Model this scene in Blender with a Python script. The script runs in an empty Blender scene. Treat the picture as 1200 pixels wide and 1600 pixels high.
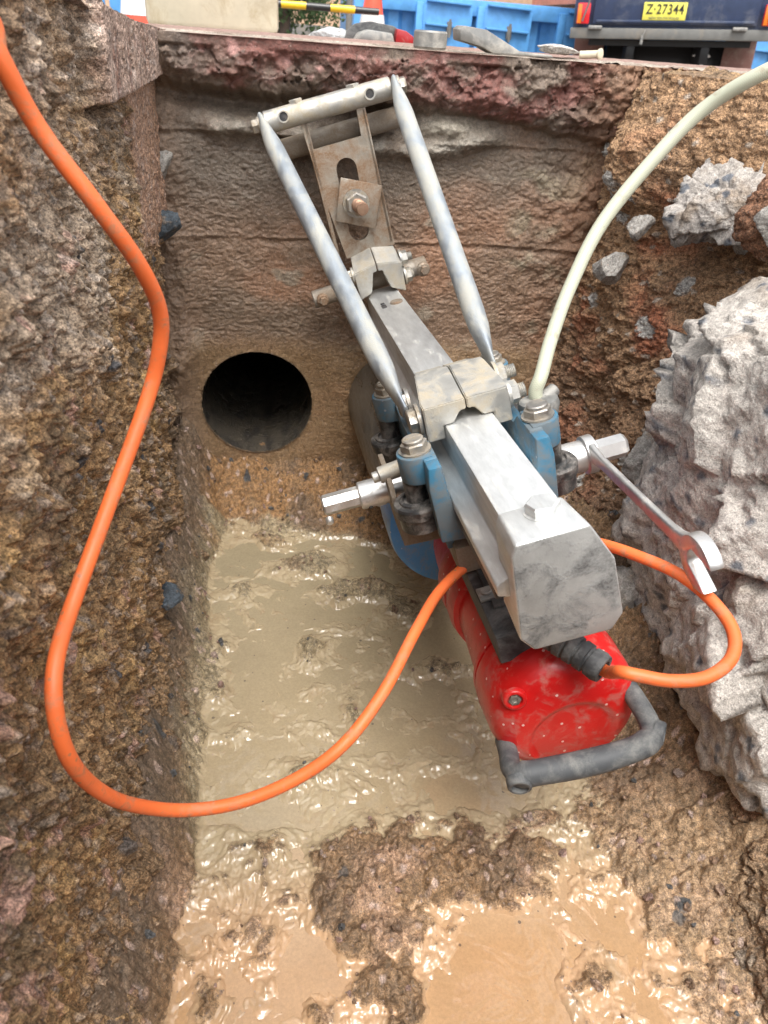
import bpy, bmesh, math, random
import numpy as np
from mathutils import Vector, Matrix, Euler
random.seed(7)
PI = math.pi
S = bpy.context.scene
COL = S.collection

# ------------------------------------------------------------------ camera
YAW, PITCH, ROLL = math.radians(10.5), math.radians(33.2), math.radians(4.5)
_f = Vector((math.sin(YAW)*math.cos(PITCH), math.cos(YAW)*math.cos(PITCH), -math.sin(PITCH)))
_r = Vector((math.cos(YAW), -math.sin(YAW), 0)); _u = _r.cross(_f)
_r2 = math.cos(ROLL)*_r + math.sin(ROLL)*_u; _u2 = -math.sin(ROLL)*_r + math.cos(ROLL)*_u
cam = bpy.data.cameras.new('camera'); camo = bpy.data.objects.new('camera', cam); COL.objects.link(camo)
m = Matrix.Identity(4)
for i in range(3):
    m[i][0] = _r2[i]; m[i][1] = _u2[i]; m[i][2] = -_f[i]
camo.matrix_world = m
cam.sensor_fit = 'VERTICAL'; cam.sensor_height = 36; cam.lens = 36*1155/1600
cam.clip_start = .02; cam.clip_end = 400
cam.dof.use_dof = True; cam.dof.focus_distance = .66; cam.dof.aperture_fstop = 16
S.camera = camo
S.render.resolution_x = 768; S.render.resolution_y = 1024

# ------------------------------------------------------------------ sky and sun
SUN_EL, SUN_AZ = math.radians(66), math.radians(178)     # azimuth from +Y, clockwise: high, from behind the camera
w = bpy.data.worlds.new('World'); S.world = w; w.use_nodes = True
nt = w.node_tree; nt.nodes.clear()
sky = nt.nodes.new('ShaderNodeTexSky'); sky.sky_type = 'NISHITA'; sky.sun_disc = False
sky.sun_elevation = SUN_EL; sky.sun_rotation = SUN_AZ; sky.dust_density = 4; sky.air_density = 1.0; sky.ozone_density = .6
hs = nt.nodes.new('ShaderNodeHueSaturation'); hs.inputs['Saturation'].default_value = .16   # overcast: nearly white sky
bg = nt.nodes.new('ShaderNodeBackground'); bg.inputs['Strength'].default_value = .15
wo = nt.nodes.new('ShaderNodeOutputWorld')
nt.links.new(sky.outputs[0], hs.inputs['Color']); nt.links.new(hs.outputs[0], bg.inputs['Color']); nt.links.new(bg.outputs[0], wo.inputs[0])
sl = bpy.data.lights.new('sun', 'SUN'); sl.energy = 1.0; sl.angle = math.radians(32); sl.color = (1, .95, .88)
so = bpy.data.objects.new('sun', sl); COL.objects.link(so)
sd = Vector((math.sin(SUN_AZ)*math.cos(SUN_EL), math.cos(SUN_AZ)*math.cos(SUN_EL), math.sin(SUN_EL)))
so.rotation_euler = sd.to_track_quat('Z', 'Y').to_euler()
S.view_settings.view_transform = 'Standard'; S.view_settings.look = 'None'
S.view_settings.exposure = 1.2; S.view_settings.gamma = 1
S.render.engine = 'CYCLES'

# ------------------------------------------------------------------ numeric noise
def _h(ix, iy, seed):
    n = (ix.astype(np.int64)*374761393 + iy.astype(np.int64)*668265263 + seed*974634777) & 0xffffffff
    n = ((n ^ (n >> 13))*1274126177) & 0xffffffff
    n = ((n ^ (n >> 16))*2246822519) & 0xffffffff
    return (n ^ (n >> 15)) & 0xffffffff
def perlin(x, y, seed=0):
    x = np.asarray(x, float); y = np.asarray(y, float)
    x0 = np.floor(x); y0 = np.floor(y); fx = x-x0; fy = y-y0
    u = fx*fx*fx*(fx*(fx*6-15)+10); v = fy*fy*fy*(fy*(fy*6-15)+10)
    def g(dx, dy):
        a = _h(x0+dx, y0+dy, seed)*(2*PI/4294967296.)
        return np.cos(a)*(fx-dx)+np.sin(a)*(fy-dy)
    n0 = g(0, 0)*(1-u)+g(1, 0)*u; n1 = g(0, 1)*(1-u)+g(1, 1)*u
    return (n0*(1-v)+n1*v)*1.41
def fbm(x, y, o=5, seed=0, gain=.5, ridge=False):
    t = 0; a = 1; s = 0
    for k in range(o):
        n = perlin(x+17.3*k, y-9.1*k, seed+k*13)
        if ridge: n = 1-2*np.abs(n)
        t = t+a*n; s += a; a *= gain; x = x*2.03; y = y*2.03
    return t/s
def worley(x, y, seed=0):
    x0 = np.floor(x); y0 = np.floor(y)
    f1 = np.full(x.shape, 9.); f2 = np.full(x.shape, 9.); cid = np.zeros(x.shape)
    for dx in (-1, 0, 1):
        for dy in (-1, 0, 1):
            h = _h(x0+dx, y0+dy, seed); h2 = _h(x0+dx, y0+dy, seed+77)
            px = x0+dx+(h & 0xffff)/65536.; py = y0+dy+(h2 & 0xffff)/65536.
            d = np.hypot(px-x, py-y)
            c = d < f1
            f2 = np.where(c, f1, np.minimum(f2, d)); cid = np.where(c, (h >> 16)/65536., cid); f1 = np.where(c, d, f1)
    return f1, f2, cid
def ss(a, b, x):
    t = np.clip((x-a)/(b-a), 0, 1); return t*t*(3-2*t)
def crumbs(x, y, f, seed, keep=.4, warp=0):
    f1, f2, cid = worley(x*f+warp, y*f+warp, seed)
    sz = np.clip((cid-keep)/(1-keep), 0, 1)
    return np.sqrt(np.clip(1-(f1/(.30+.30*sz))**2, 0, 1))*(sz > 0)/f*(.4+.6*sz)
def facets(x, y, f, seed, slope=.6):
    X0 = x*f; Y0 = y*f; ix = np.floor(X0); iy = np.floor(Y0)
    best = np.full(x.shape, 9.); out = np.zeros(x.shape)
    for dx in (-1, 0, 1):
        for dy in (-1, 0, 1):
            h = _h(ix+dx, iy+dy, seed); h2 = _h(ix+dx, iy+dy, seed+77); h3 = _h(ix+dx, iy+dy, seed+99)
            px = ix+dx+(h & 0xffff)/65536.-X0; py = iy+dy+(h2 & 0xffff)/65536.-Y0
            d = px*px+py*py; c = d < best
            gx = (h3 & 0xffff)/32768.-1; gy = ((h3 >> 16) & 0xffff)/32768.-1; hh = (h >> 16)/65536.-.5
            out = np.where(c, px*gx*slope+py*gy*slope+hh*.5, out); best = np.where(c, d, best)
    return out/f
def facets3(P, f, seed, slope=.8):
    Q = P*f; I = np.floor(Q); n = len(P); best = np.full(n, 9.); sec = np.full(n, 9.); out = np.zeros(n); cid = np.zeros(n)
    for dx in (-1, 0, 1):
        for dy in (-1, 0, 1):
            for dz in (-1, 0, 1):
                a = I[:, 0]+dx+57*(I[:, 2]+dz); b = I[:, 1]+dy-31*(I[:, 2]+dz)
                h = _h(a, b, seed); h2 = _h(a, b, seed+77); h3 = _h(a, b, seed+99)
                px = I[:, 0]+dx+(h & 0xffff)/65536.-Q[:, 0]; py = I[:, 1]+dy+(h2 & 0xffff)/65536.-Q[:, 1]; pz = I[:, 2]+dz+(h2 >> 16)/65536.-Q[:, 2]
                d = np.sqrt(px*px+py*py+pz*pz); c = d < best
                sec = np.where(c, best, np.minimum(sec, d))
                gx = (h3 & 1023)/512.-1; gy = ((h3 >> 10) & 1023)/512.-1; gz_ = ((h3 >> 20) & 1023)/512.-1; hh = (h >> 16)/65536.-.5
                out = np.where(c, slope*(px*gx+py*gy+pz*gz_)+hh*.16, out); cid = np.where(c, (h3 >> 16)/65536., cid); best = np.where(c, d, best)
    return out/f, best, sec, cid
def gz(x, y, cx, cy, sx, sy=None):
    sy = sy or sx
    return np.exp(-(((x-cx)/sx)**2+((y-cy)/sy)**2))
def mixc(c, k, t):
    t = np.clip(t, 0, 1)[..., None]; return c*(1-t)+np.asarray(k, float)*t
def polysd(x, y, poly):      # >0 inside
    d = np.full(x.shape, 9.); ins = np.zeros(x.shape, bool); n = len(poly)
    for i in range(n):
        ax, ay = poly[i]; bx, by = poly[(i+1) % n]
        ex, ey = bx-ax, by-ay
        t = np.clip(((x-ax)*ex+(y-ay)*ey)/(ex*ex+ey*ey+1e-12), 0, 1)
        d = np.minimum(d, np.hypot(x-ax-t*ex, y-ay-t*ey))
        c = ((ay > y) != (by > y)) & (x < ex*(y-ay)/(ey+1e-12)+ax)
        ins ^= c
    return np.where(ins, d, -d)

# ------------------------------------------------------------------ object helpers
def tag(o, label=None, cat=None, group=None, kind=None):
    if label: o['label'] = label
    if cat: o['category'] = cat
    if group: o['group'] = group
    if kind: o['kind'] = kind
    return o
def empty(name, loc=(0, 0, 0), rot=(0, 0, 0)):
    o = bpy.data.objects.new(name, None); COL.objects.link(o); o.location = loc; o.rotation_euler = rot
    o.empty_display_size = .05
    return o
def obj(name, bm, mat, parent=None, smooth=35, uvless=True):
    bmesh.ops.recalc_face_normals(bm, faces=bm.faces[:])
    me = bpy.data.meshes.new(name); bm.to_mesh(me); bm.free()
    me.materials.append(mat)
    if smooth:
        me.polygons.foreach_set('use_smooth', [True]*len(me.polygons))
        me.set_sharp_from_angle(angle=math.radians(smooth))
    o = bpy.data.objects.new(name, me); COL.objects.link(o)
    if parent: o.parent = parent
    return o
GAIN = {'back_earth_wall': 1.3, 'left_earth_wall': 1.5, 'right_earth_bank': 1.35, 'pit_floor': 1.2, 'bored_hole': .45}  # low value for the hole: its inner shade goes into the liner colour
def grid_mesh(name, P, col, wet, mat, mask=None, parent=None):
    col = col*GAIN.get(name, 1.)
    n, mm = P.shape[:2]
    me = bpy.data.meshes.new(name)
    idx = np.arange(n*mm).reshape(n, mm)
    q = np.stack([idx[:-1, :-1], idx[1:, :-1], idx[1:, 1:], idx[:-1, 1:]], -1).reshape(-1, 4)
    if mask is not None:
        mk = (mask[:-1, :-1] & mask[1:, :-1] & mask[1:, 1:] & mask[:-1, 1:]).reshape(-1); q = q[mk]
    me.vertices.add(n*mm); me.vertices.foreach_set('co', P.reshape(-1).astype(np.float32))
    me.loops.add(q.size); me.loops.foreach_set('vertex_index', q.reshape(-1).astype(np.int32))
    me.polygons.add(len(q)); me.polygons.foreach_set('loop_start', np.arange(0, q.size, 4, dtype=np.int32))
    me.update(calc_edges=True)
    me.polygons.foreach_set('use_smooth', np.ones(len(q), bool))
    set_attr(me, col.reshape(-1, 3), wet.reshape(-1))
    me.materials.append(mat)
    o = bpy.data.objects.new(name, me); COL.objects.link(o)
    if parent: o.parent = parent
    return o
def set_attr(me, col, wet):
    a = me.color_attributes.new('Col', 'FLOAT_COLOR', 'POINT')
    c4 = np.ones((len(col), 4), np.float32); c4[:, :3] = np.clip(col, .005, .95)
    a.data.foreach_set('color', c4.reshape(-1))
    b = me.attributes.new('wet', 'FLOAT', 'POINT'); b.data.foreach_set('value', np.clip(wet, 0, 1).astype(np.float32))

def add_box(bm, c, s, bev=0, rot=None, seg=2):
    r = bmesh.ops.create_cube(bm, size=1)
    vs = r['verts']
    bmesh.ops.scale(bm, vec=s, verts=vs)
    if bev:
        es = list({e for v in vs for e in v.link_edges})
        g = bmesh.ops.bevel(bm, geom=es, offset=bev, segments=seg, affect='EDGES', profile=.5)
        vs = list({v for f in g['faces'] for v in f.verts} | {v for v in vs if v.is_valid})
    if rot is not None:
        bmesh.ops.rotate(bm, cent=(0, 0, 0), matrix=rot, verts=vs)
    bmesh.ops.translate(bm, vec=c, verts=vs)
    return vs
def frame(d):
    d = Vector(d).normalized()
    a = Vector((0, 0, 1)) if abs(d.z) < .9 else Vector((1, 0, 0))
    x = a.cross(d).normalized(); y = d.cross(x)
    return x, y, d
def add_lathe(bm, p0, axis, prof, n=32, cap0=True, cap1=True, sx=1, sy=1, phase=0):
    """prof: list of (distance along the axis, radius)"""
    x, y, d = frame(axis); p0 = Vector(p0); rings = []
    for (t, r) in prof:
        rings.append([bm.verts.new(p0+d*t+x*(r*sx*math.cos(phase+2*PI*k/n))+y*(r*sy*math.sin(phase+2*PI*k/n))) for k in range(n)])
    for a, b in zip(rings[:-1], rings[1:]):
        for k in range(n): bm.faces.new((a[k], a[(k+1) % n], b[(k+1) % n], b[k]))
    if cap0: bm.faces.new(rings[0][::-1])
    if cap1: bm.faces.new(rings[-1])
    return [v for r in rings for v in r]
def add_cyl(bm, a, b, r, n=24, bev=0):
    a = Vector(a); b = Vector(b); L = (b-a).length
    if bev: pr = [(0, r-bev), (bev, r), (L-bev, r), (L, r-bev)]
    else: pr = [(0, r), (L, r)]
    return add_lathe(bm, a, b-a, pr, n)
def add_hex(bm, p, axis, r, h, bev=None, phase=0):
    bev = bev or h*.15
    return add_lathe(bm, p, axis, [(0, r), (h-bev, r), (h, r*.87)], 6, phase=phase)
def add_prism(bm, pts, mapf, t0, t1, bev=0):
    """pts: 2D outline; mapf(a,b,t) -> point"""
    v0 = [bm.verts.new(mapf(a, b, t0)) for a, b in pts]; v1 = [bm.verts.new(mapf(a, b, t1)) for a, b in pts]
    n = len(pts); fs = [bm.faces.new(v0[::-1]), bm.faces.new(v1)]
    for i in range(n): fs.append(bm.faces.new((v0[i], v0[(i+1) % n], v1[(i+1) % n], v1[i])))
    bmesh.ops.recalc_face_normals(bm, faces=fs)
    if bev:
        es = [e for e in {e for f in fs for e in f.edges} if e.calc_face_angle(0) > .4]
        bmesh.ops.bevel(bm, geom=es, offset=bev, segments=2, affect='EDGES', profile=.5, clamp_overlap=True)
def catmull(pts, sub=8):
    P = [np.array(p, float) for p in pts]; P = [2*P[0]-P[1]]+P+[2*P[-1]-P[-2]]; out = []
    for i in range(1, len(P)-2):
        for k in range(sub):
            t = k/sub
            out.append(.5*((2*P[i])+(P[i+1]-P[i-1])*t+(2*P[i-1]-5*P[i]+4*P[i+1]-P[i+2])*t*t+(3*P[i]-P[i-1]-3*P[i+1]+P[i+2])*t**3))
    out.append(P[-2]); return out
def add_tube(bm, pts, r, n=16, caps=True):
    """pts: list of points, r: radius or list of (ra, rb) radii"""
    pts = [Vector(p) for p in pts]; N = len(pts); rings = []
    t = (pts[1]-pts[0]).normalized(); x, y, _ = frame(t)
    for i, p in enumerate(pts):
        tn = (pts[min(i+1, N-1)]-pts[max(i-1, 0)]).normalized()
        q = t.rotation_difference(tn); x = q @ x; y = q @ y; t = tn
        rr = r[i] if isinstance(r, list) else r
        ra, rb = rr if isinstance(rr, tuple) else (rr, rr)
        rings.append([bm.verts.new(p+x*ra*math.cos(2*PI*k/n)+y*rb*math.sin(2*PI*k/n)) for k in range(n)])
    for a, b in zip(rings[:-1], rings[1:]):
        for k in range(n): bm.faces.new((a[k], a[(k+1) % n], b[(k+1) % n], b[k]))
    if caps: bm.faces.new(rings[0][::-1]); bm.faces.new(rings[-1])

# ------------------------------------------------------------------ materials
class NT:
    def __init__(s, name):
        s.m = bpy.data.materials.new(name); s.m.use_nodes = True; s.t = s.m.node_tree
        s.b = s.t.nodes['Principled BSDF']
    def n(s, typ, **kw):
        nd = s.t.nodes.new(typ)
        for k, v in kw.items():
            if k in nd.inputs: nd.inputs[k].default_value = v
            else: setattr(nd, k, v)
        return nd
    def l(s, a, b): s.t.links.new(a, b)
    def noise(s, scale, detail=4, rough=.55, vec=None, dist=0):
        nd = s.n('ShaderNodeTexNoise'); nd.inputs['Scale'].default_value = scale; nd.inputs['Detail'].default_value = detail
        nd.inputs['Roughness'].default_value = rough; nd.inputs['Distortion'].default_value = dist
        if vec is not None: s.l(vec, nd.inputs['Vector'])
        return nd.outputs['Fac']
    def ramp(s, fac, stops):
        nd = s.n('ShaderNodeValToRGB'); e = nd.color_ramp.elements
        while len(e) < len(stops): e.new(.5)
        for el, (p, c) in zip(e, stops):
            el.position = p; el.color = (c if hasattr(c, '__len__') else (c, c, c))[:3]+(1,) if hasattr(c, '__len__') else (c, c, c, 1)
        s.l(fac, nd.inputs[0]); return nd.outputs[0]
    def mix(s, fac, a, b, mode='MIX'):
        nd = s.n('ShaderNodeMix', data_type='RGBA', blend_type=mode)
        for v, i in ((fac, 0), (a, 6), (b, 7)):
            if hasattr(v, 'is_output'): s.l(v, nd.inputs[i])
            elif i == 0: nd.inputs[i].default_value = v
            else: nd.inputs[i].default_value = tuple(v)[:3]+(1,)
        return nd.outputs[2]
    def math(s, op, a, b=0, c=None):
        nd = s.n('ShaderNodeMath', operation=op)
        for v, i in ((a, 0), (b, 1), (c, 2)):
            if v is None: continue
            if hasattr(v, 'is_output'): s.l(v, nd.inputs[i])
            else: nd.inputs[i].default_value = v
        return nd.outputs[0]
    def bump(s, h, strength, dist, normal=None):
        nd = s.n('ShaderNodeBump'); nd.inputs['Strength'].default_value = strength; nd.inputs['Distance'].default_value = dist
        s.l(h, nd.inputs['Height'])
        if normal is not None: s.l(normal, nd.inputs['Normal'])
        return nd.outputs[0]
    def coord(s, which='Object'):
        return s.n('ShaderNodeTexCoord').outputs[which]

def soil_mat(name='soil', grain=1.0, wetrange=(.92, .3), spec=.5, colvar=.5, crumb=.7, film=0):
    k = NT(name); co = k.coord()
    a = k.n('ShaderNodeAttribute', attribute_name='Col'); wt = k.n('ShaderNodeAttribute', attribute_name='wet')
    n1 = k.noise(900*grain, 3, .7, co); n2 = k.noise(220*grain, 5, .65, co); n3 = k.noise(45, 4, .6, co)
    v = k.ramp(n1, [(.36, 1-colvar), (.64, 1+colvar*.8)])
    v2 = k.ramp(n2, [(.36, 1-colvar), (.64, 1+colvar*.6)])
    fw = k.math('SUBTRACT', 1., k.ramp(wt.outputs['Fac'], [(.9, 0.), (1., film)]))
    c = k.mix(fw, a.outputs['Color'], v, 'MULTIPLY'); c = k.mix(fw, c, v2, 'MULTIPLY')
    k.l(k.ramp(wt.outputs['Fac'], [(.84, 0.), (1., film)]), k.b.inputs['Coat Weight']); k.b.inputs['Coat Roughness'].default_value = .05; k.b.inputs['Coat IOR'].default_value = 1.5
    # mineral specks, pale pink and dark
    vo = k.n('ShaderNodeTexVoronoi', feature='F1'); vo.inputs['Scale'].default_value = 260; k.l(co, vo.inputs['Vector'])
    sp = k.math('LESS_THAN', vo.outputs['Distance'], .22)
    sel = k.n('ShaderNodeSeparateColor'); k.l(vo.outputs['Color'], sel.inputs[0])
    sp = k.math('MULTIPLY', sp, k.math('GREATER_THAN', sel.outputs[0], .84))
    spc = k.mix(sel.outputs[1], (.10, .08, .08), (.50, .38, .32))
    c = k.mix(k.math('MULTIPLY', sp, .7), c, spc)
    k.l(c, k.b.inputs['Base Color'])
    mr = k.n('ShaderNodeMapRange'); mr.inputs['To Min'].default_value = wetrange[0]; mr.inputs['To Max'].default_value = wetrange[1]
    wv = k.math('ADD', wt.outputs['Fac'], k.math('MULTIPLY', k.math('SUBTRACT', n3, .5), .5))
    k.l(wv, mr.inputs['Value']); k.l(mr.outputs[0], k.b.inputs['Roughness'])
    k.b.inputs['Specular IOR Level'].default_value = spec
    vb = k.n('ShaderNodeTexVoronoi', feature='SMOOTH_F1'); vb.inputs['Scale'].default_value = 330*grain; vb.inputs['Smoothness'].default_value = .3
    wv_ = k.n('ShaderNodeVectorMath', operation='ADD'); k.l(co, wv_.inputs[0])
    nv = k.n('ShaderNodeTexNoise'); nv.inputs['Scale'].default_value = 120; k.l(co, nv.inputs['Vector'])
    sc_ = k.n('ShaderNodeVectorMath', operation='SCALE'); sc_.inputs['Scale'].default_value = .006; k.l(nv.outputs['Color'], sc_.inputs[0]); k.l(sc_.outputs[0], wv_.inputs[1]); k.l(wv_.outputs[0], vb.inputs['Vector'])
    b = k.bump(n2, .7, .0032/grain); b = k.bump(k.math('SUBTRACT', 1., vb.outputs['Distance']), crumb, .0022/grain, b); b = k.bump(n1, .7, .0010/grain, b)
    if film:
        nm = k.n('ShaderNodeNewGeometry').outputs['Normal']; mx = k.n('ShaderNodeMix', data_type='VECTOR')
        k.l(k.math('SUBTRACT', 1., k.math('MULTIPLY', fw, 1.)), mx.inputs[0]); k.l(b, mx.inputs[4]); k.l(nm, mx.inputs[5]); b = mx.outputs[1]
        k.l(k.bump(k.noise(90, 2, .5, co), .15, .002), k.b.inputs['Coat Normal'])
    k.l(b, k.b.inputs['Normal'])
    return k.m
M = {}
M['soil'] = soil_mat('soil', colvar=.6, crumb=.8)
M['soil_wall'] = soil_mat('wet_wall', 1.0, (.75, .24), .5, .3, .12)
M['mud'] = soil_mat('wet_mud', .8, (.7, .25), .5, .5, .35, .9)
M['rock'] = soil_mat('rock', .8, (.95, .6), .25, .3, .25)

def water_mat():
    k = NT('muddy_water'); co = k.coord()
    sx = k.n('ShaderNodeSeparateXYZ'); k.l(co, sx.inputs[0])
    nz = k.noise(6, 4, .55, co, 1.2)
    t = k.math('ADD', sx.outputs['Y'], k.math('MULTIPLY', k.math('SUBTRACT', nz, .5), .18))
    base = k.ramp(t, [(.27, (.45, .275, .14)), (.34, (.46, .31, .18)), (.44, (.41, .32, .195)), (.8, (.37, .305, .195))])
    sw = k.ramp(k.noise(14, 6, .6, co, 1.0), [(.3, .93), (.7, 1.05)])
    fine = k.ramp(k.noise(420, 4, .7, co), [(.3, .84), (.7, 1.10)]); cc_ = k.mix(1, k.mix(1, base, sw, 'MULTIPLY'), fine, 'MULTIPLY')
    vo = k.n('ShaderNodeTexVoronoi'); vo.inputs['Scale'].default_value = 95; k.l(co, vo.inputs['Vector']); se = k.n('ShaderNodeSeparateColor'); k.l(vo.outputs['Color'], se.inputs[0])
    spk = k.math('MULTIPLY', k.math('LESS_THAN', vo.outputs['Distance'], k.math('MULTIPLY', se.outputs[1], .16)), k.math('GREATER_THAN', se.outputs[0], .72))
    cc_ = k.mix(k.math('MULTIPLY', spk, .8), cc_, k.mix(se.outputs[2], (.08, .06, .05), (.45, .33, .24)))
    k.l(cc_, k.b.inputs['Base Color'])
    k.b.inputs['Roughness'].default_value = .32
    k.b.inputs['Coat Weight'].default_value = 1; k.b.inputs['Coat Roughness'].default_value = .015; k.b.inputs['Coat IOR'].default_value = 1.55
    h = k.noise(26, 3, .5, co, .6); h2 = k.noise(95, 2, .5, co, .3)
    hm = k.ramp(k.noise(9, 3, .5, co), [(.42, 0.), (.62, 1.)])
    hh = k.math('ADD', h, k.math('MULTIPLY', k.math('MULTIPLY', h2, hm), .35))
    k.l(k.bump(hh, .45, .005), k.b.inputs['Coat Normal'])
    k.l(k.bump(hh, .2, .006), k.b.inputs['Normal'])
    return k.m
M['water'] = water_mat()

def metal(name, base, rough=(.25, .5), dirt=(.30, .24, .17), dirtamt=.5, scale=60, metallic=1, bump=.25, dirtscale=28, streak=None, coat=0):
    k = NT(name); co = k.coord()
    vec = co
    if streak:
        mp = k.n('ShaderNodeMapping'); mp.inputs['Scale'].default_value = streak; k.l(co, mp.inputs[0]); vec = mp.outputs[0]
    n = k.noise(scale, 6, .65, vec); d = k.noise(dirtscale, 7, .68, vec, .4); f = k.noise(scale*9, 3, .6, co)
    mask = k.ramp(d, [(.62-dirtamt*.35, 0.), (.80-dirtamt*.35, 1.)])
    mask = k.math('MULTIPLY', mask, k.ramp(f, [(.3, .6), (.6, 1.)]))
    bc = k.mix(1, base, k.ramp(n, [(.3, .82), (.7, 1.08)]), 'MULTIPLY')
    k.l(k.mix(mask, bc, dirt), k.b.inputs['Base Color'])
    k.l(k.math('MULTIPLY', k.math('SUBTRACT', 1., k.math('MULTIPLY', mask, .85)), metallic), k.b.inputs['Metallic'])
    ro = k.math('ADD', k.math('MULTIPLY', n, rough[1]-rough[0]), rough[0])
    k.l(k.math('ADD', ro, k.math('MULTIPLY', mask, .35)), k.b.inputs['Roughness'])
    hh = k.math('ADD', k.math('MULTIPLY', mask, .6), k.math('MULTIPLY', f, .4))
    k.l(k.bump(hh, bump, .0008), k.b.inputs['Normal'])
    if coat: k.b.inputs['Coat Weight'].default_value = coat
    return k.m
M['alu'] = metal('brushed_aluminium', (.74, .75, .74), (.46, .58), (.56, .52, .44), .20, 160, .85, .25, 70, streak=(1, .22, 1))
M['cap'] = metal('cast_aluminium', (.46, .46, .44), (.45, .62), (.13, .13, .125), .72, 70, .6, .4, 30)
M['alu_side'] = M['alu']
M['clamp'] = metal('clamp_aluminium', (.50, .49, .455), (.42, .58), (.42, .36, .26), .5, 90, .8, .35, 45)
M['galv'] = metal('galvanised_steel', (.38, .42, .455), (.42, .6), (.42, .41, .36), .58, 110, .7, .5, 46, streak=(1, .4, .4))
M['base'] = metal('muddy_steel_plate', (.42, .38, .32), (.35, .55), (.22, .13, .07), .7, 60, .8, .4, 26)
M['tubemuddy'] = metal('muddy_steel_tube', (.34, .31, .27), (.4, .6), (.22, .17, .12), .75, 60, .7, .5, 30)
M['bolt'] = metal('bolt_steel', (.40, .38, .35), (.3, .5), (.30, .25, .18), .55, 120, .9, .4, 80)
M['copper'] = metal('rusty_thread', (.40, .26, .18), (.4, .6), (.24, .13, .08), .5, 200, .8, .5, 90)
M['chrome'] = metal('chrome', (.72, .71, .69), (.30, .40), (.34, .31, .27), .25, 60, .8, .15, 60)
M['barrel'] = metal('wet_steel_barrel', (.22, .215, .20), (.12, .3), (.17, .14, .10), .5, 20, .9, .2, 20, streak=(1, .25, 1))
M['darkface'] = metal('shaded_stained_cap_face', (.40, .40, .385), (.45, .65), (.085, .083, .08), .45, 60, .35, .5, 42)  # dark stains, plus the front's shade painted into a darker base
M['black'] = metal('black_coated_metal', (.025, .025, .027), (.35, .5), (.13, .12, .11), .45, 60, 0, .5, 45)
M['rubber'] = metal('dusty_rubber', (.035, .036, .038), (.5, .65), (.16, .16, .155), .62, 50, 0, .5, 24)
M['roller'] = metal('greasy_roller', (.06, .06, .06), (.25, .4), (.22, .2, .18), .5, 80, .6, .4, 60)
M['handle'] = metal('grey_rubber_handle', (.07, .075, .08), (.5, .7), (.19, .19, .18), .5, 90, 0, .2, 50)

def paint(name, base, dirt=(.35, .26, .2), dirtamt=.25, rough=.32, scratch=.5, bump=.3, coat=.3, dscale=30, wear=None, speck=.86):
    k = NT(name); co = k.coord()
    n = k.noise(12, 4, .6, co); d = k.noise(dscale, 8, .72, co, .5)
    c = k.mix(1, base, k.ramp(n, [(.3, .82), (.7, 1.1)]), 'MULTIPLY')
    mask = k.ramp(d, [(.66-dirtamt*.4, 0.), (.82-dirtamt*.4, 1.)])
    c = k.mix(k.math('MULTIPLY', mask, .75), c, dirt)
    if scratch:
        vo = k.n('ShaderNodeTexVoronoi'); vo.inputs['Scale'].default_value = 140; k.l(co, vo.inputs['Vector'])
        se = k.n('ShaderNodeSeparateColor'); k.l(vo.outputs['Color'], se.inputs[0])
        sm = k.math('MULTIPLY', k.math('LESS_THAN', vo.outputs['Distance'], .16), k.math('GREATER_THAN', se.outputs[0], speck))
        c = k.mix(k.math('MULTIPLY', sm, scratch), c, wear or (.75, .6, .55))
    k.l(c, k.b.inputs['Base Color'])
    k.l(k.math('ADD', k.math('MULTIPLY', mask, .4), rough), k.b.inputs['Roughness'])
    k.b.inputs['Coat Weight'].default_value = coat; k.b.inputs['Coat Roughness'].default_value = .2
    k.l(k.bump(k.math('ADD', d, k.math('MULTIPLY', k.noise(300, 3, .6, co), .4)), bump, .0007), k.b.inputs['Normal'])
    return k.m
M['red'] = paint('red_housing', (.55, .008, .008), (.42, .15, .12), .40, .36, .7, .4, .15, 60, speck=.72)
M['blue'] = paint('blue_bracket_paint', (.035, .15, .245), (.15, .15, .14), .62, .45, .3, .4, .05, 40)
M['bluering'] = paint('blue_core_bit_paint', (.03, .19, .48), (.22, .20, .17), .42, .4, .3, .3, .2, 30)
M['orange'] = paint('orange_cable_sheath', (.88, .175, .045), (.36, .21, .12), .34, .48, .6, .3, .0, 85, wear=(.30, .18, .10), speck=.75)
M['redbg'] = paint('dark_red_board', (.35, .01, .015), dirtamt=.1, scratch=0)
M['whitebg'] = paint('white_paint', (.8, .78, .75), dirtamt=.15, scratch=0)
M['conered'] = paint('cone_orange_plastic', (.85, .09, .04), dirtamt=.1, scratch=0, dscale=8)
M['contblue'] = paint('container_blue', (.10, .33, .68), (.25, .36, .50), .12, .5, 0, .1, 0, 3)
M['salmon'] = paint('salmon_container', (.68, .22, .14), dirtamt=.15, rough=.5, scratch=0, dscale=3)
M['uteblue'] = paint('navy_tray_paint', (.03, .05, .11), (.14, .15, .18), .38, .4, 0, .2, .3, 3)
M['greysteel'] = paint('grey_steel_beam', (.16, .16, .15), (.25, .22, .18), .4, .6, 0, .2, 0, 5)
M['darkund'] = paint('dark_underbody', (.008, .008, .009), dirtamt=.02, rough=.8, scratch=0, dscale=3)
M['tyre'] = paint('dusty_tyre', (.03, .03, .03), (.30, .18, .14), .7, .8, 0, .3, 0, 5)
M['mudflap'] = paint('red_dust_mudflap', (.22, .11, .09), (.32, .24, .2), .5, .8, 0, .3, 0, 7)
M['cream'] = paint('cream_render', (.62, .58, .44), (.40, .32, .18), .42, .8, 0, .6, 0, 9)
M['beige'] = paint('beige_wall_paint', (.62, .42, .28), dirtamt=.1, rough=.8, scratch=0, dscale=1)
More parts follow.
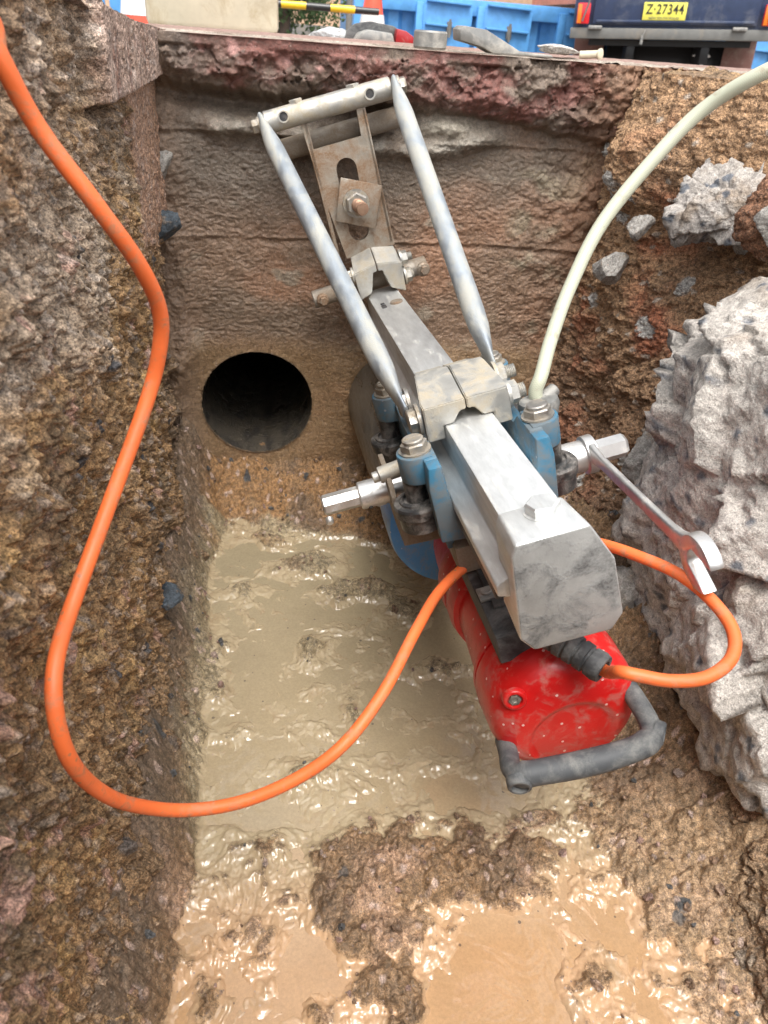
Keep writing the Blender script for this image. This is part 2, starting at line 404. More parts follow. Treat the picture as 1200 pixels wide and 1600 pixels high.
M['yellow'] = paint('yellow_plastic', (.85, .55, .02), dirtamt=.05, scratch=0)
M['blackbg'] = paint('black_plastic', (.02, .02, .02), dirtamt=.1, scratch=0)
M['plate'] = paint('yellow_plate', (.80, .74, .12), (.5, .45, .15), .15, .4, 0, .05, 0, 8)
M['lampred'] = paint('red_lamp_lens', (.75, .02, .03), dirtamt=.02, rough=.15, scratch=0)
M['lampamber'] = paint('amber_lamp_lens', (.85, .22, .02), dirtamt=.02, rough=.15, scratch=0)
M['greytool'] = metal('dusty_tool_metal', (.25, .25, .24), (.4, .6), (.42, .40, .36), .5, 60, .5, .4, 40)
M['bark'] = paint('bark', (.10, .07, .05), dirtamt=.2, rough=.9, scratch=0)
def leafm():
    k = NT('leaf'); k.l(k.ramp(k.noise(30, 2, .5, k.coord()), [(.3, (.02, .05, .015)), (.7, (.08, .14, .04))]), k.b.inputs['Base Color']); k.b.inputs['Roughness'].default_value = .55; return k.m
M['leaf'] = leafm()
def hose_mat():
    k = NT('braided_hose'); co = k.coord('UV')
    mp = k.n('ShaderNodeMapping'); k.l(co, mp.inputs[0])
    w1 = k.n('ShaderNodeTexWave'); w1.inputs['Scale'].default_value = 1; w2 = k.n('ShaderNodeTexWave'); w2.inputs['Scale'].default_value = 1
    for wv, sgn in ((w1, 1), (w2, -1)):
        q = k.n('ShaderNodeMapping'); q.inputs['Rotation'].default_value = (0, 0, sgn*.7); q.inputs['Scale'].default_value = (5, 5, 1); k.l(co, q.inputs[0]); k.l(q.outputs[0], wv.inputs[0])
    g = k.math('MULTIPLY', k.math('POWER', w1.outputs['Fac'], 3), .5); g = k.math('ADD', g, k.math('MULTIPLY', k.math('POWER', w2.outputs['Fac'], 3), .5))
    c = k.mix(k.ramp(g, [(.1, 0.), (.5, .6)]), (.42, .45, .33), (.60, .58, .48))
    se = k.n('ShaderNodeSeparateXYZ'); k.l(co, se.inputs[0])
    gr = k.math('MULTIPLY', k.ramp(se.outputs['Y'], [(.50, 0.), (.54, 1.), (.62, 1.), (.66, 0.)]), k.ramp(k.noise(9, 3, .6, k.coord()), [(.35, 0.), (.6, .9)]))
    c = k.mix(gr, c, (.42, .62, .16))
    c = k.mix(k.math('MULTIPLY', k.ramp(k.noise(70, 7, .7, k.coord()), [(.56, 0.), (.66, 1.)]), .55), c, (.30, .22, .14))
    k.l(c, k.b.inputs['Base Color']); k.b.inputs['Roughness'].default_value = .4; k.b.inputs['Subsurface Weight'].default_value = .0
    k.b.inputs['Coat Weight'].default_value = .3
    k.l(k.bump(g, .2, .0003), k.b.inputs['Normal'])
    return k.m
M['hose'] = hose_mat()

# ------------------------------------------------------------------ the pit: back wall
HX, HZ, HR = -.0142, -.471, .0795      # core hole
def back_wall():
    X, Z = np.meshgrid(np.linspace(-.17, .58, 640), np.linspace(-.70, -.019, 600), indexing='ij')
    wx = X+.01*fbm(X*9, Z*9, 3, 5); wz = Z+.006*fbm(X*14, Z*14, 3, 6)
    n1 = fbm(X*7, Z*7, 4, 1); n2 = fbm(X*40, Z*40, 5, 2)
    rip = fbm(wx*75, wz*170, 3, 3, .6, True); rip2 = fbm(wx*150, wz*260, 3, 9, .5)
    upper = ss(-.40, -.36, Z+.01*fbm(X*8, Z*3, 3, 55)); low = 1-upper
    d = .005*n1+.002*n2+upper*(.0012*rip*(.55+.9*ss(-.3, .4, fbm(X*6, Z*8, 3, 88)))+.0007*rip2+.0012*fbm(X*90, Z*90, 4, 89, .6))+low*(.0008*rip+.0006*rip2)
    d = d+.004*low
    # horizontal formwork lines
    for zc, k in ((-.236, .0014), (-.115, .0018)):
        zz = Z-zc-.004*fbm(X*10, Z*0+zc*9, 3, 8)-.02*(X-.1)*0
        d = d+k*np.exp(-(zz/.0022)**2)*ss(-.2, .3, fbm(X*14, Z*0+3, 3, 77)+.2)-.002*np.exp(-((zz+.005)/.004)**2)*.6
    # asphalt and base course along the top, with a broken lower edge
    edge = -.078+.016*fbm(X*7, X*0+.3, 4, 11)+.009*fbm(X*40, X*0, 3, 12)-.028*ss(.2, .45, X)+.012*(1-ss(-.12, .05, X))
    f1, f2, cid = worley(X*24+.9*n2+.5*n1, Z*34+.8*n2, 21); g1, g2, gc = worley(X*90+.6*n2, Z*100, 22)
    asp = ss(-.004, .006, Z-edge)
    chunky = (.022+.008*cid-.03*np.clip(.10-(f2-f1), 0, 1)*ss(.0, .3, fbm(X*8, Z*8, 3, 32)+.1)+.004*(1-1.3*g1)+.007*fbm(X*60, Z*60, 5, 31, .65)+.012*fbm(X*15, Z*20, 3, 33)+.35*facets(X+.01*n2, Z, 36, 34))
    chunky = chunky*(.55+.45*ss(0, .022, Z-edge))
    topcut = ss(-.032, -.028, Z)*ss(.31, .29, X)              # upper course cut straight by the saw
    chunky = chunky*(1-topcut)+(.028+.0008*n2)*topcut
    d = d*(1-asp)+chunky*asp
    # pale broken ledge under it
    ledge = -.108+.012*fbm(X*9, X*0+7, 4, 14)-.018*ss(.0, .12, X)*ss(.3, .18, X)
    lm = np.exp(-((Z-ledge)/.011)**2)*ss(.33, .26, X)*ss(-.10, -.04, X)*(1-asp)
    d = d+lm*(.016+.006*fbm(X*55, Z*55, 4, 15, .6))
    und = np.exp(-((Z-edge+.012)/.010)**2)*(1-asp); d = d-.016*und*ss(.25, .1, X)
    # pale slab lump right of the braces
    lp = gz(X, Z, .222, -.098, .04, .012)*(1-asp); d = d+.02*lp*(1+.4*n2)
    # rough pocket near the left corner and the right corner
    lc = ss(-.075, -.12, X)+0*Z; d = d+lc*(.012*fbm(X*30, Z*22, 5, 17)+.008)
    rc = ss(.36, .44, X+.02*n1); d = d+rc*(.012*fbm(X*26, Z*26, 5, 18)+.012)
    midr = ss(.30, .38, X+.05*n1)*upper; d = d+midr*.005*fbm(X*60, Z*60, 5, 19, .6)
    # mud piled at the foot
    foot = ss(-.565, -.66, Z+.010*fbm(X*12, Z*12, 4, 20)); d = d+foot*(.022+.014*fbm(X*22, Z*22, 5, 23)); rc_ = .0035*(1-1.3*worley(X*70, Z*70, 90)[0]); d = d+rc_*np.maximum(foot, ss(.36, .42, X))
    # hole
    rr = np.hypot(X-HX, Z-HZ); hk = ss(.082, .12, rr)
    chip = ss(.12, .4, fbm(X*70, Z*70, 4, 91)+.12)*ss(.094, .081, rr); d = d*hk+.0005-.0012*chip+.0006*n2*ss(.11, .085, rr)
    # colours
    c = np.zeros(X.shape+(3,))+np.array((.195, .128, .085))
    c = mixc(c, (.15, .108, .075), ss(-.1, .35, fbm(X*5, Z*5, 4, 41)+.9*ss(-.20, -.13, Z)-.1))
    c = mixc(c, (.25, .14, .085), ss(.05, .45, fbm(X*6+4, Z*9, 5, 42)+.25*gz(X, Z, .30, -.2, .15, .1)+.3*gz(X, Z, -.06, -.24, .08, .05)))
    c = mixc(c, (.24, .19, .14), ss(.25, .5, fbm(X*16, Z*30, 4, 43)))
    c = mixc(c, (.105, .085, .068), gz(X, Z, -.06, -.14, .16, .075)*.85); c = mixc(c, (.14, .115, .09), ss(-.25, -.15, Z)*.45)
    c = mixc(c, (.23, .150, .080), low*.85)
    c = mixc(c, (.25, .155, .085), low*ss(.1, .4, fbm(X*9, Z*12, 4, 44)))
    c = mixc(c, (.24, .20, .14), midr*ss(0, .3, fbm(X*18, Z*22, 4, 45)))
    c = mixc(c, (.23, .205, .17), np.clip(lm*1.2, 0, 1)*ss(-.2, .3, n2+.1)); c = mixc(c, (.28, .25, .20), lp*1.1)
    red = mixc(np.zeros(X.shape+(3,))+np.array((.155, .064, .050)), (.12, .080, .060), ss(-.05, .3, fbm(X*9, Z*14, 4, 46)+.3*ss(.1, -.1, X)+.35*ss(.33, .5, X)))
    red = mixc(red, (.30, .16, .14), ss(.1, .5, fbm(X*50, Z*50, 4, 47))); red = mixc(red, (.17, .13, .10), ss(.0, .3, fbm(X*14, Z*20, 5, 48)))
    red = mixc(red, (.09, .07, .055), ss(.02, -.0, f2-f1-.03)*.5)
    red = mixc(red, (.12, .095, .08), ss(-.05, -.10, X+.04*n1))
    c = c*(1-asp[..., None])+red*asp[..., None]
    c = mixc(c, (.22, .12, .07), rc*.8); c = mixc(c, (.19, .13, .09), lc*.8); c = mixc(c, (.20, .13, .07), foot*.8)
    wet = .85-.35*asp-.45*rc-.1*lc+.1*n1-.2*midr
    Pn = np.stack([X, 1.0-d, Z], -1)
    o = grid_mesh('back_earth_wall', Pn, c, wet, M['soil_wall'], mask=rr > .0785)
    tag(o, kind='structure')
back_wall()
def core_hole():
    # short sleeve cut into the wall: the bored hole, its deep shade put in as dark colour
    n = 96; L = .8
    T, A = np.meshgrid(np.linspace(0, 1, 60), np.linspace(0, 2*PI, n), indexing='ij')
    r = HR+.0012*fbm(A*5, T*60, 4, 4)+np.where(T < .006, .0007, 0)
    P = np.stack([HX+r*np.cos(A), .9985+T*L, HZ+r*np.sin(A)], -1)
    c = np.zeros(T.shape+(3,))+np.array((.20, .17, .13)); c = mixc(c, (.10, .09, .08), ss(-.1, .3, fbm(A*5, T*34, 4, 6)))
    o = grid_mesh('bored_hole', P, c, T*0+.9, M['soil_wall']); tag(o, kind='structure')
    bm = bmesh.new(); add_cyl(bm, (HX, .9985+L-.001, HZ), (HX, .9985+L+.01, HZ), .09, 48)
    k = NT('deep_hole_shade'); k.b.inputs['Base Color'].default_value = (.01, .01, .01, 1); k.b.inputs['Roughness'].default_value = 1  # black disc stands in for the shade deep in the hole
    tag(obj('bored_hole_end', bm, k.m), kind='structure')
core_hole()

# ------------------------------------------------------------------ left wall
def left_wall():
    s = np.linspace(0, 1, 760); Yv = -.25+1.29*(s**.80)
    Y, T = np.meshgrid(Yv, np.linspace(0, 1, 700), indexing='ij')
    ztop = np.interp(Y, [-.3, .3, .42, .656, .793, 1.02], [.10, .085, .055, -.0005, -.0095, -.0185])
    Z = -.70+T*(ztop+.70)
    n1 = fbm(Y*6, Z*4, 4, 101); n2 = fbm(Y*30, Z*22, 5, 102, .6); n3 = fbm(Y*110, Z*90, 4, 103, .6)
    vert = fbm(Y*45, Z*6, 4, 104)
    d = .014*n1+.009*n2+.004*n3+.003*vert
    f1, f2, cid = worley(Y*48+.4*n2, Z*48, 105); d = d+.006*(1-f1*1.4)*ss(-.3, .3, n1+.1)
    h1, h2, hc = worley(Y*120, Z*120, 106); d = d+.0030*(1-h1*1.4)*ss(-.5, .2, n2)+.0014*(1-1.4*worley(Y*230, Z*230, 109)[0])
    # cut slab at the top
    d = d+.30*crumbs(Y, Z, 38, 120, .55, .5*n2)+.42*crumbs(Y, Z, 85, 121, .3, .5*n3)+.5*crumbs(Y, Z, 190, 122, .2)
    slab = ss(-.064, -.060, Z)*ss(.63, .64, Y+.01*n2); d = d*(1-.85*slab)+slab*(.020+.0025*vert-.006*ss(.25, .5, perlin(Y*70, Z*9+2, 107))*ss(-.052, -.045, Z)*ss(-.022, -.030, Z))
    face = ss(.79, .80, Y+.004*n2)*ss(-.23, -.20, Z+.03*n1)*(1-slab)*ss(-.060, -.064, Z)
    d = d*(1-.8*face)+face*(.008+.002*vert)
    slot = gz(Y, Z, .70, -.067, .06, .004); d = d-.02*slot
    # recess deeper beyond
    far = ss(.80, .92, Y)*ss(-.20, -.26, Z); d = d-far*.012+far*.008*n2
    # hollow and bulges close to the lens
    d = d+.012*gz(Y, Z, .45, -.18, .12, .10)-.012*gz(Y, Z, .36, -.33, .08, .07)
    # foot of the wall slopes into the pit
    foot = ss(-.50, -.66, Z+.02*n1); d = d+foot*(.038+.012*n2)
    # long vertical scrape marks
    sc = ss(.35, .6, perlin(Y*30, Z*2.2, 108))*ss(-.15, -.25, Z); d = d-.004*sc
    c = np.zeros(Y.shape+(3,))+np.array((.25, .150, .070))
    c = mixc(c, (.15, .10, .055), ss(-.05, .35, fbm(Y*8, Z*7, 5, 111)))
    c = mixc(c, (.32, .20, .085), ss(.1, .4, fbm(Y*14, Z*12, 5, 112)))
    c = mixc(c, (.30, .23, .165), ss(.02, .30, fbm(Y*9, Z*9, 4, 113)+.7*gz(Y, Z, .45, -.12, .16, .10)-.15)*ss(-.25, -.15, Z))
    c = mixc(c, (.36, .28, .22), .55*gz(Y, Z, .55, -.03, .2, .07)); c = mixc(c, (.13, .085, .05), ss(.05, .4, vert+.3*n2)*.55); c = mixc(c, (.36, .21, .10), ss(.15, .45, fbm(Y*50, Z*8, 4, 118))*.5)
    c = mixc(c, (.42, .25, .20), ss(.16, .36, fbm(Y*30, Z*20, 5, 114, .6)+.30*gz(Y, Z, .20, -.33, .05, .10)-.04)*.7)
    c = mixc(c, (.33, .20, .14), np.maximum(face, 0)*.8); c = mixc(c, (.36, .26, .215), slab*.8)
    c = mixc(c, (.20, .10, .07), slab*ss(.1, .4, fbm(Y*90, Z*12, 3, 117))*.7)
    c = mixc(c, (.35, .32, .30), ss(.60, .75, hc)*.30*ss(.45, .3, h1))
    c = mixc(c, (.075, .07, .07), (cid > .985)*ss(.4, .3, f1))
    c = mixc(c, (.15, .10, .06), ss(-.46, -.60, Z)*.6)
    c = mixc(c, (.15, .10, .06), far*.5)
    wet = .25+.35*ss(-.4, -.6, Z)+.2*n1
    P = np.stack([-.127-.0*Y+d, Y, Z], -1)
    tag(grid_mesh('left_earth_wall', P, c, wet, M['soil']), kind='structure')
left_wall()

# ------------------------------------------------------------------ right bank
def right_bank():
    s = np.linspace(0, 1, 620); Yv = -.25+1.30*(s**.85)
    Y, T = np.meshgrid(Yv, np.linspace(0, 1, 640), indexing='ij')
    Z = -.70+T*.678
    n1 = fbm(Y*6, Z*6, 4, 201); n2 = fbm(Y*26, Z*26, 5, 202, .6); n3 = fbm(Y*90, Z*90, 4, 203, .6)
    sl = .13+.42*ss(.98, .45, Y)
    X = .385+(Z+.62)*sl
    X = np.where(Z < -.55, X-.12*(-.55-Z)**1.0, X)
    f1, f2, cid = worley(Y*42+.5*n2, Z*42+.5*n3, 205); h1, h2, hc = worley(Y*110, Z*110, 206)
    d = .016*n1+.012*n2+.0045*n3+.006*(1-1.3*f1)*ss(-.3, .3, n2)+.0035*(1-1.3*h1)+.0015*(1-1.4*worley(Y*230, Z*230, 208)[0])
    d = d+.32*crumbs(Y, Z, 34, 220, .55, .5*n2)+.45*crumbs(Y, Z, 80, 221, .3, .5*n3)+.5*crumbs(Y, Z, 180, 222, .2)
    # sandy mound over the broken slab at the top
    mound = ss(-.185, -.08, Z+.02*n1)*ss(.52, .62, Y)*ss(1.02, .88, Y)
    d = d*(1-.55*mound); d = d+mound*(.038+.008*n1)
    cav = gz(Y, Z, .85, -.185, .07, .028)+.8*gz(Y, Z, .70, -.20, .08, .02); d = d-.022*cav
    d = d+.03*gz(Y, Z, .90, -.12, .06, .05)-.02*gz(Y, Z, .86, -.42, .06, .10)
    d = d+.02*gz(Y, Z, .95, -.5, .06, .08)
    c = np.zeros(Y.shape+(3,))+np.array((.235, .145, .085))
    c = mixc(c, (.31, .19, .105), ss(-.1, .3, fbm(Y*7, Z*7, 5, 211)+.25))
    c = mixc(c, (.30, .115, .06), ss(.1, .4, fbm(Y*9, Z*9, 5, 212)+.3*gz(Y, Z, .88, -.4, .1, .1)))
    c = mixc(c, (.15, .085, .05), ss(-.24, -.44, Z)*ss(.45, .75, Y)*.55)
    c = mixc(c, (.33, .20, .11), mound*.6)
    c = mixc(c, (.40, .38, .35), ((cid > .93)*ss(.45, .35, f1))); c = mixc(c, (.40, .34, .28), (hc > .94)*ss(.4, .3, h1)*.8)
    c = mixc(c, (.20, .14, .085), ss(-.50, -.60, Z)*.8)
    wet = .12+.5*ss(-.45, -.62, Z)+.1*n1
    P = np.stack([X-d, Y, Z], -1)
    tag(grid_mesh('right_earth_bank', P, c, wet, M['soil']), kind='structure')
right_bank()

# ------------------------------------------------------------------ pit floor and muddy water
POND_A = [(-.094, .935), (-.02, .95), (.03, .90), (.09, .87), (.16, .84), (.22, .76), (.29, .70), (.36, .62), (.34, .50), (.29, .42), (.20, .40), (.15, .42), (.07, .405), (-.07, .395), (-.092, .45), (-.09, .55), (-.10, .70)]
POND_B = [(.135, .298), (.17, .318), (.215, .305), (.222, .24), (.22, .10), (.09, .10), (.10, .235)]
POND_C = [(-.088, .358), (-.035, .362), (-.022, .327), (.03, .318), (.06, .27), (.06, .10), (-.12, .10), (-.09, .30)]
POND_D = [(.235, .375), (.275, .365), (.30, .315), (.33, .262), (.33, .12), (.225, .12), (.235, .24), (.215, .31)]
WL = -.620
def floor():
    s = np.linspace(0, 1, 820); Yv = .0+1.04*(s**.85)
    X, Y = np.meshgrid(np.linspace(-.16, .60, 720), Yv, indexing='ij')
    n1 = fbm(X*8, Y*8, 4, 301); n2 = fbm(X*32, Y*32, 5, 302, .58); n3 = fbm(X*110, Y*110, 4, 303, .6)
    wx = X+.030*fbm(X*15, Y*15, 5, 304); wy = Y+.030*fbm(X*15+5, Y*15, 5, 305)
    a = polysd(wx, wy, POND_A); b = polysd(wx, wy, POND_B); cc = polysd(wx, wy, POND_C); dd = polysd(wx, wy, POND_D)
    nk = fbm(wx*60, wy*60, 4, 330, .55); nl = fbm(wx*26, wy*26, 5, 332, .6); patch = ss(-.05, .3, fbm(X*11, Y*11, 3, 331))
    H = .0085+.006*n1+.006*n2+.0026*n3
    H = H-.0045*ss(.44, .38, Y)*ss(.34, .26, X)+.010*nl*ss(.45, .38, Y)
    pa = ss(-.03, .028, a); pb = ss(-.008, .018, b); pc = ss(-.03, .03, cc); pd = ss(-.03, .03, dd)
    inA = -.0015+.0028*n1+.0040*nl+(.06+patch)*(.0031*nk+.0012)+patch*.0009*n3; inB = -.010+.002*n2
    inC = -.0010+.0115*nl+.0022*nk; inD = .0004+.0105*nl+.0030*nk
    H = H*(1-pa)+inA*pa; H = H*(1-pc)+inC*pc; H = H*(1-pd)+inD*pd; H = H+.0020*nl+.0016*nk; H = H*(1-pb)+inB*pb
    def mound(x, y, r, h, ry=None): return h*gz(wx, wy, x, y, r, ry or r)*(1+.6*n2)
    H = H+mound(.045, .80, .040, .015, .014)+mound(.115, .745, .05, .018, .018)+mound(.20, .60, .04, .007, .012)+mound(-.04, .52, .03, .006, .010)+mound(-.03, .745, .025, .006)+mound(.055, .64, .018, .010)+mound(.17, .70, .03, .010)
    H = H+mound(.0, .86, .02, .010)+mound(.085, .535, .010, .006, .03)+mound(-.07, .62, .02, .008, .05)+mound(.03, .47, .05, .003, .02)+mound(.14, .47, .06, .005, .02)
    H = H+mound(.145, .355, .055, .013, .022)+mound(.08, .36, .03, .006)+mound(.22, .36, .022, .013)+mound(.045, .335, .016, .008)
    H = H+mound(-.01, .30, .013, .008)+mound(-.045, .275, .012, .006)+mound(.08, .27, .018, .012, .04)+mound(.02, .25, .012, .006)+mound(-.03, .335, .016, .006)
    # slope of slumped mud below the back wall, along the left wall and up to the right bank
    H = H+.040*ss(.90, 1.01, Y+.02*n1)*(1+.25*n2)
    H = H+.012*ss(.84, .94, Y)*(.6+n2)
    H = H+.075*ss(-.066, -.125, X+.022*n1+.014*n2+.006*nk)*(1+.5*n2)
    H = H+.10*ss(.31, .45, X+.02*n1-.05*ss(.5, .2, Y))*(1+.4*n2)
    H = H+.06*ss(.25, .36, X)*ss(.52, .40, np.abs(Y-.72)+.25)*.5
    f1, f2, cid = worley(X*55+.4*n2, Y*55, 306); h1, h2, hc = worley(X*120, Y*120, 307)
    dry = ss(.002, .012, H); H = H+(.06+.94*dry)*(.30*crumbs(X, Y, 42, 320, .6, .5*n2)+.42*crumbs(X, Y, 90, 321, .35, .5*n3)+.5*crumbs(X, Y, 200, 322, .25))
    c = np.zeros(X.shape+(3,))+np.array((.25, .155, .082))
    c = mixc(c, (.17, .11, .065), ss(-.05, .3, fbm(X*10, Y*10, 5, 311)))
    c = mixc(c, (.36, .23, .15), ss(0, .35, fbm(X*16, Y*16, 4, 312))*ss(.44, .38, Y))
    c = mixc(c, (.33, .27, .17), ss(-.012, .012, a)*.85)
    c = mixc(c, (.30, .17, .075), ss(.80, .90, Y)*ss(0, .3, fbm(X*11, Y*11, 4, 313)+.15))
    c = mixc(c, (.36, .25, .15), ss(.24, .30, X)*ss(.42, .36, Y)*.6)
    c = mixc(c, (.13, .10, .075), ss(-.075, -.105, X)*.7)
    c = mixc(c, (.20, .13, .075), ss(.1, .45, fbm(X*22, Y*22, 5, 341))*.6); c = mixc(c, (.07, .07, .07), (cid > .985)*ss(.36, .28, f1)*dry); c = mixc(c, (.48, .36, .30), (hc > .90)*ss(.4, .3, h1)*dry*.8)
    film = ss(.0075, .0035, H+.002*n3)
    sl_ = np.zeros(X.shape+(3,))+np.array((.385, .31, .198)); sl_ = mixc(sl_, (.48, .31, .18), ss(.40, .30, Y)); sl_ = mixc(sl_, (.30, .22, .13), ss(-.05, .4, n2)*.6)
    c = c*(1-film[..., None]*.85)+sl_*film[..., None]*.85
    wet = .62-.35*ss(.012, .05, H)+.42*film
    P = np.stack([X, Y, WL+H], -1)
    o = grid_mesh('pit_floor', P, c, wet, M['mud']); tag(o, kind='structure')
    return (X, Y, WL+H)
FL = floor()
bm = bmesh.new(); bmesh.ops.create_grid(bm, x_segments=2, y_segments=2, size=.5)
for v in bm.verts: v.co = (v.co.x*.72+.22, v.co.y+.52, WL)
o = obj('muddy_water', bm, M['water'], smooth=0); tag(o, kind='structure')

# pit behind the camera (never seen directly, closes the trench)
bm = bmesh.new()
add_box(bm, (.15, -.30, -.33), (.7, .06, .62))
tag(obj('near_earth_wall', bm, M['soil'], smooth=0), kind='structure')
bm = bmesh.new(); add_box(bm, (.2, .0, -.66), (.9, .6, .04)); tag(obj('pit_bed', bm, M['soil'], smooth=0), kind='structure')
for n_ in ('near_earth_wall', 'pit_bed'):
    me = bpy.data.objects[n_].data; set_attr(me, np.tile((.24, .15, .08), (len(me.vertices), 1)), np.full(len(me.vertices), .3))

# ------------------------------------------------------------------ ground round the pit
def ground_far():
    X, T = np.meshgrid(np.linspace(-30, 40, 240), np.linspace(0, 1, 200), indexing='ij')
    Y = 2.05+78*T**2.2
    Z = np.interp(Y, [0, 1, 2.05, 3.0, 5.0, 100], [-.018, -.018, -.031, -.12, -.72, -.75])
    c = np.zeros(X.shape+(3,))+np.array((.20, .18, .16)); c = mixc(c, (.3, .2, .15), ss(0, .3, fbm(X*.8, Y*.8, 4, 5)))
    tag(grid_mesh('road', np.stack([X, Y, Z], -1), c, X*0+.1, M['soil']), kind='structure')
ground_far()
def slab_top():
    X, Y = np.meshgrid(np.linspace(-.16, 1.6, 700), np.linspace(0, 1, 260)**1.5, indexing='ij')
    edge = .970+.004*fbm(X*25, X*0, 4, 61)+.010*ss(.33, .5, X)*fbm(X*18, X*0+3, 4, 66)
    Y = edge+(2.06-edge)*Y
    n2 = fbm(X*30, Y*30, 5, 62)
    Z = -.0195+.0012*n2-.0115*ss(1.2, 2.05, Y)
    # strip of concrete along the cut, the paving starts a step higher behind it
    Z = Z+.0015*ss(1.06, 1.063, Y+.002*fbm(X*20, Y*0, 3, 63))+.008*ss(.36, .40, X)*ss(1.10, 1.0, Y)*n2
    c = np.zeros(X.shape+(3,))+np.array((.42, .36, .30)); c = mixc(c, (.33, .20, .17), ss(1.062, 1.07, Y+.004*n2)*.8)
    c = mixc(c, (.25, .19, .15), ss(0, .4, fbm(X*12, Y*12, 5, 64))*.8); c = mixc(c, (.24, .14, .12), ss(.02, -.0, Y-edge)*.5)
    P = np.stack([X, Y, Z], -1)
    tag(grid_mesh('pavement', P, c, X*0+.05, M['rock']), kind='structure')
slab_top()
def ground_side(name, x0, x1, y0, y1, z, colr):
    X, Y = np.meshgrid(np.linspace(x0, x1, 200), np.linspace(y0, y1, 200), indexing='ij')
    n = fbm(X*9, Y*9, 4, 71)
    zz = z(X, Y)+.006*n
    c = np.zeros(X.shape+(3,))+np.array(colr); c = mixc(c, (.2, .13, .09), ss(0, .4, n))
    tag(grid_mesh(name, np.stack([X, Y, zz], -1), c, X*0+.05, M['soil']), kind='structure')
ground_side('ground', -6, -.115, -3, 2.06, lambda X, Y: np.interp(Y, [-.3, .3, .42, .656, .793, 1.02, 2.1], [.09, .075, .045, -.006, -.015, -.024, -.036])+0*X, (.36, .27, .23))
def ground_right():
    T, Y = np.meshgrid(np.linspace(0, 1, 260)**3, np.concatenate([np.linspace(-3, -.26, 20), np.linspace(-.25, .99, 300)]), indexing='ij')
    xb = .385+.598*(.13+.42*ss(.98, .45, Y))-.004
    X = xb+T*(6-xb); n = fbm(X*9, Y*9, 4, 71); n2 = fbm(X*40, Y*40, 4, 72)
    Z = -.0235+.012*n+.006*n2+.4*crumbs(X, Y, 50, 73, .4)
    Z = Z*ss(.0, .01, T)-.026*(1-ss(.0, .01, T))
    c = np.zeros(X.shape+(3,))+np.array((.42, .27, .135)); c = mixc(c, (.26, .17, .10), ss(0, .4, n))
    tag(grid_mesh('ground', np.stack([X, Y, Z], -1), c, X*0+.05, M['soil']), kind='structure')
ground_right()
ground_side('ground', -.12, .46, -3, -.29, lambda X, Y: -.03+0*X, (.3, .2, .12))
ground_side('ground', 1.55, 30, .98, 2.06, lambda X, Y: -.024+0*X, (.34, .28, .24))
ground_side('ground', -30, -5.9, -3, 2.1, lambda X, Y: -.03+0*X, (.34, .28, .24))

def sky_blocker():  # earth heap added out of view behind the camera to cut skylight
    X, Y = np.meshgrid(np.linspace(-2.2, 2.6, 160), np.linspace(-2.4, -.45, 90), indexing='ij')
    n = fbm(X*3, Y*3, 5, 401)
    Z = -.06+.55*np.exp(-((Y+1.45)/.42)**2)*np.exp(-((X-.1)/1.3)**4)*(1+.25*n)+.03*n
    c = np.zeros(X.shape+(3,))+np.array((.26, .16, .08)); c = mixc(c, (.16, .10, .06), ss(0, .3, n))
    tag(grid_mesh('sky_blocking_heap', np.stack([X, Y, Z], -1), c, X*0+.1, M['soil']), kind='structure')
sky_blocker()
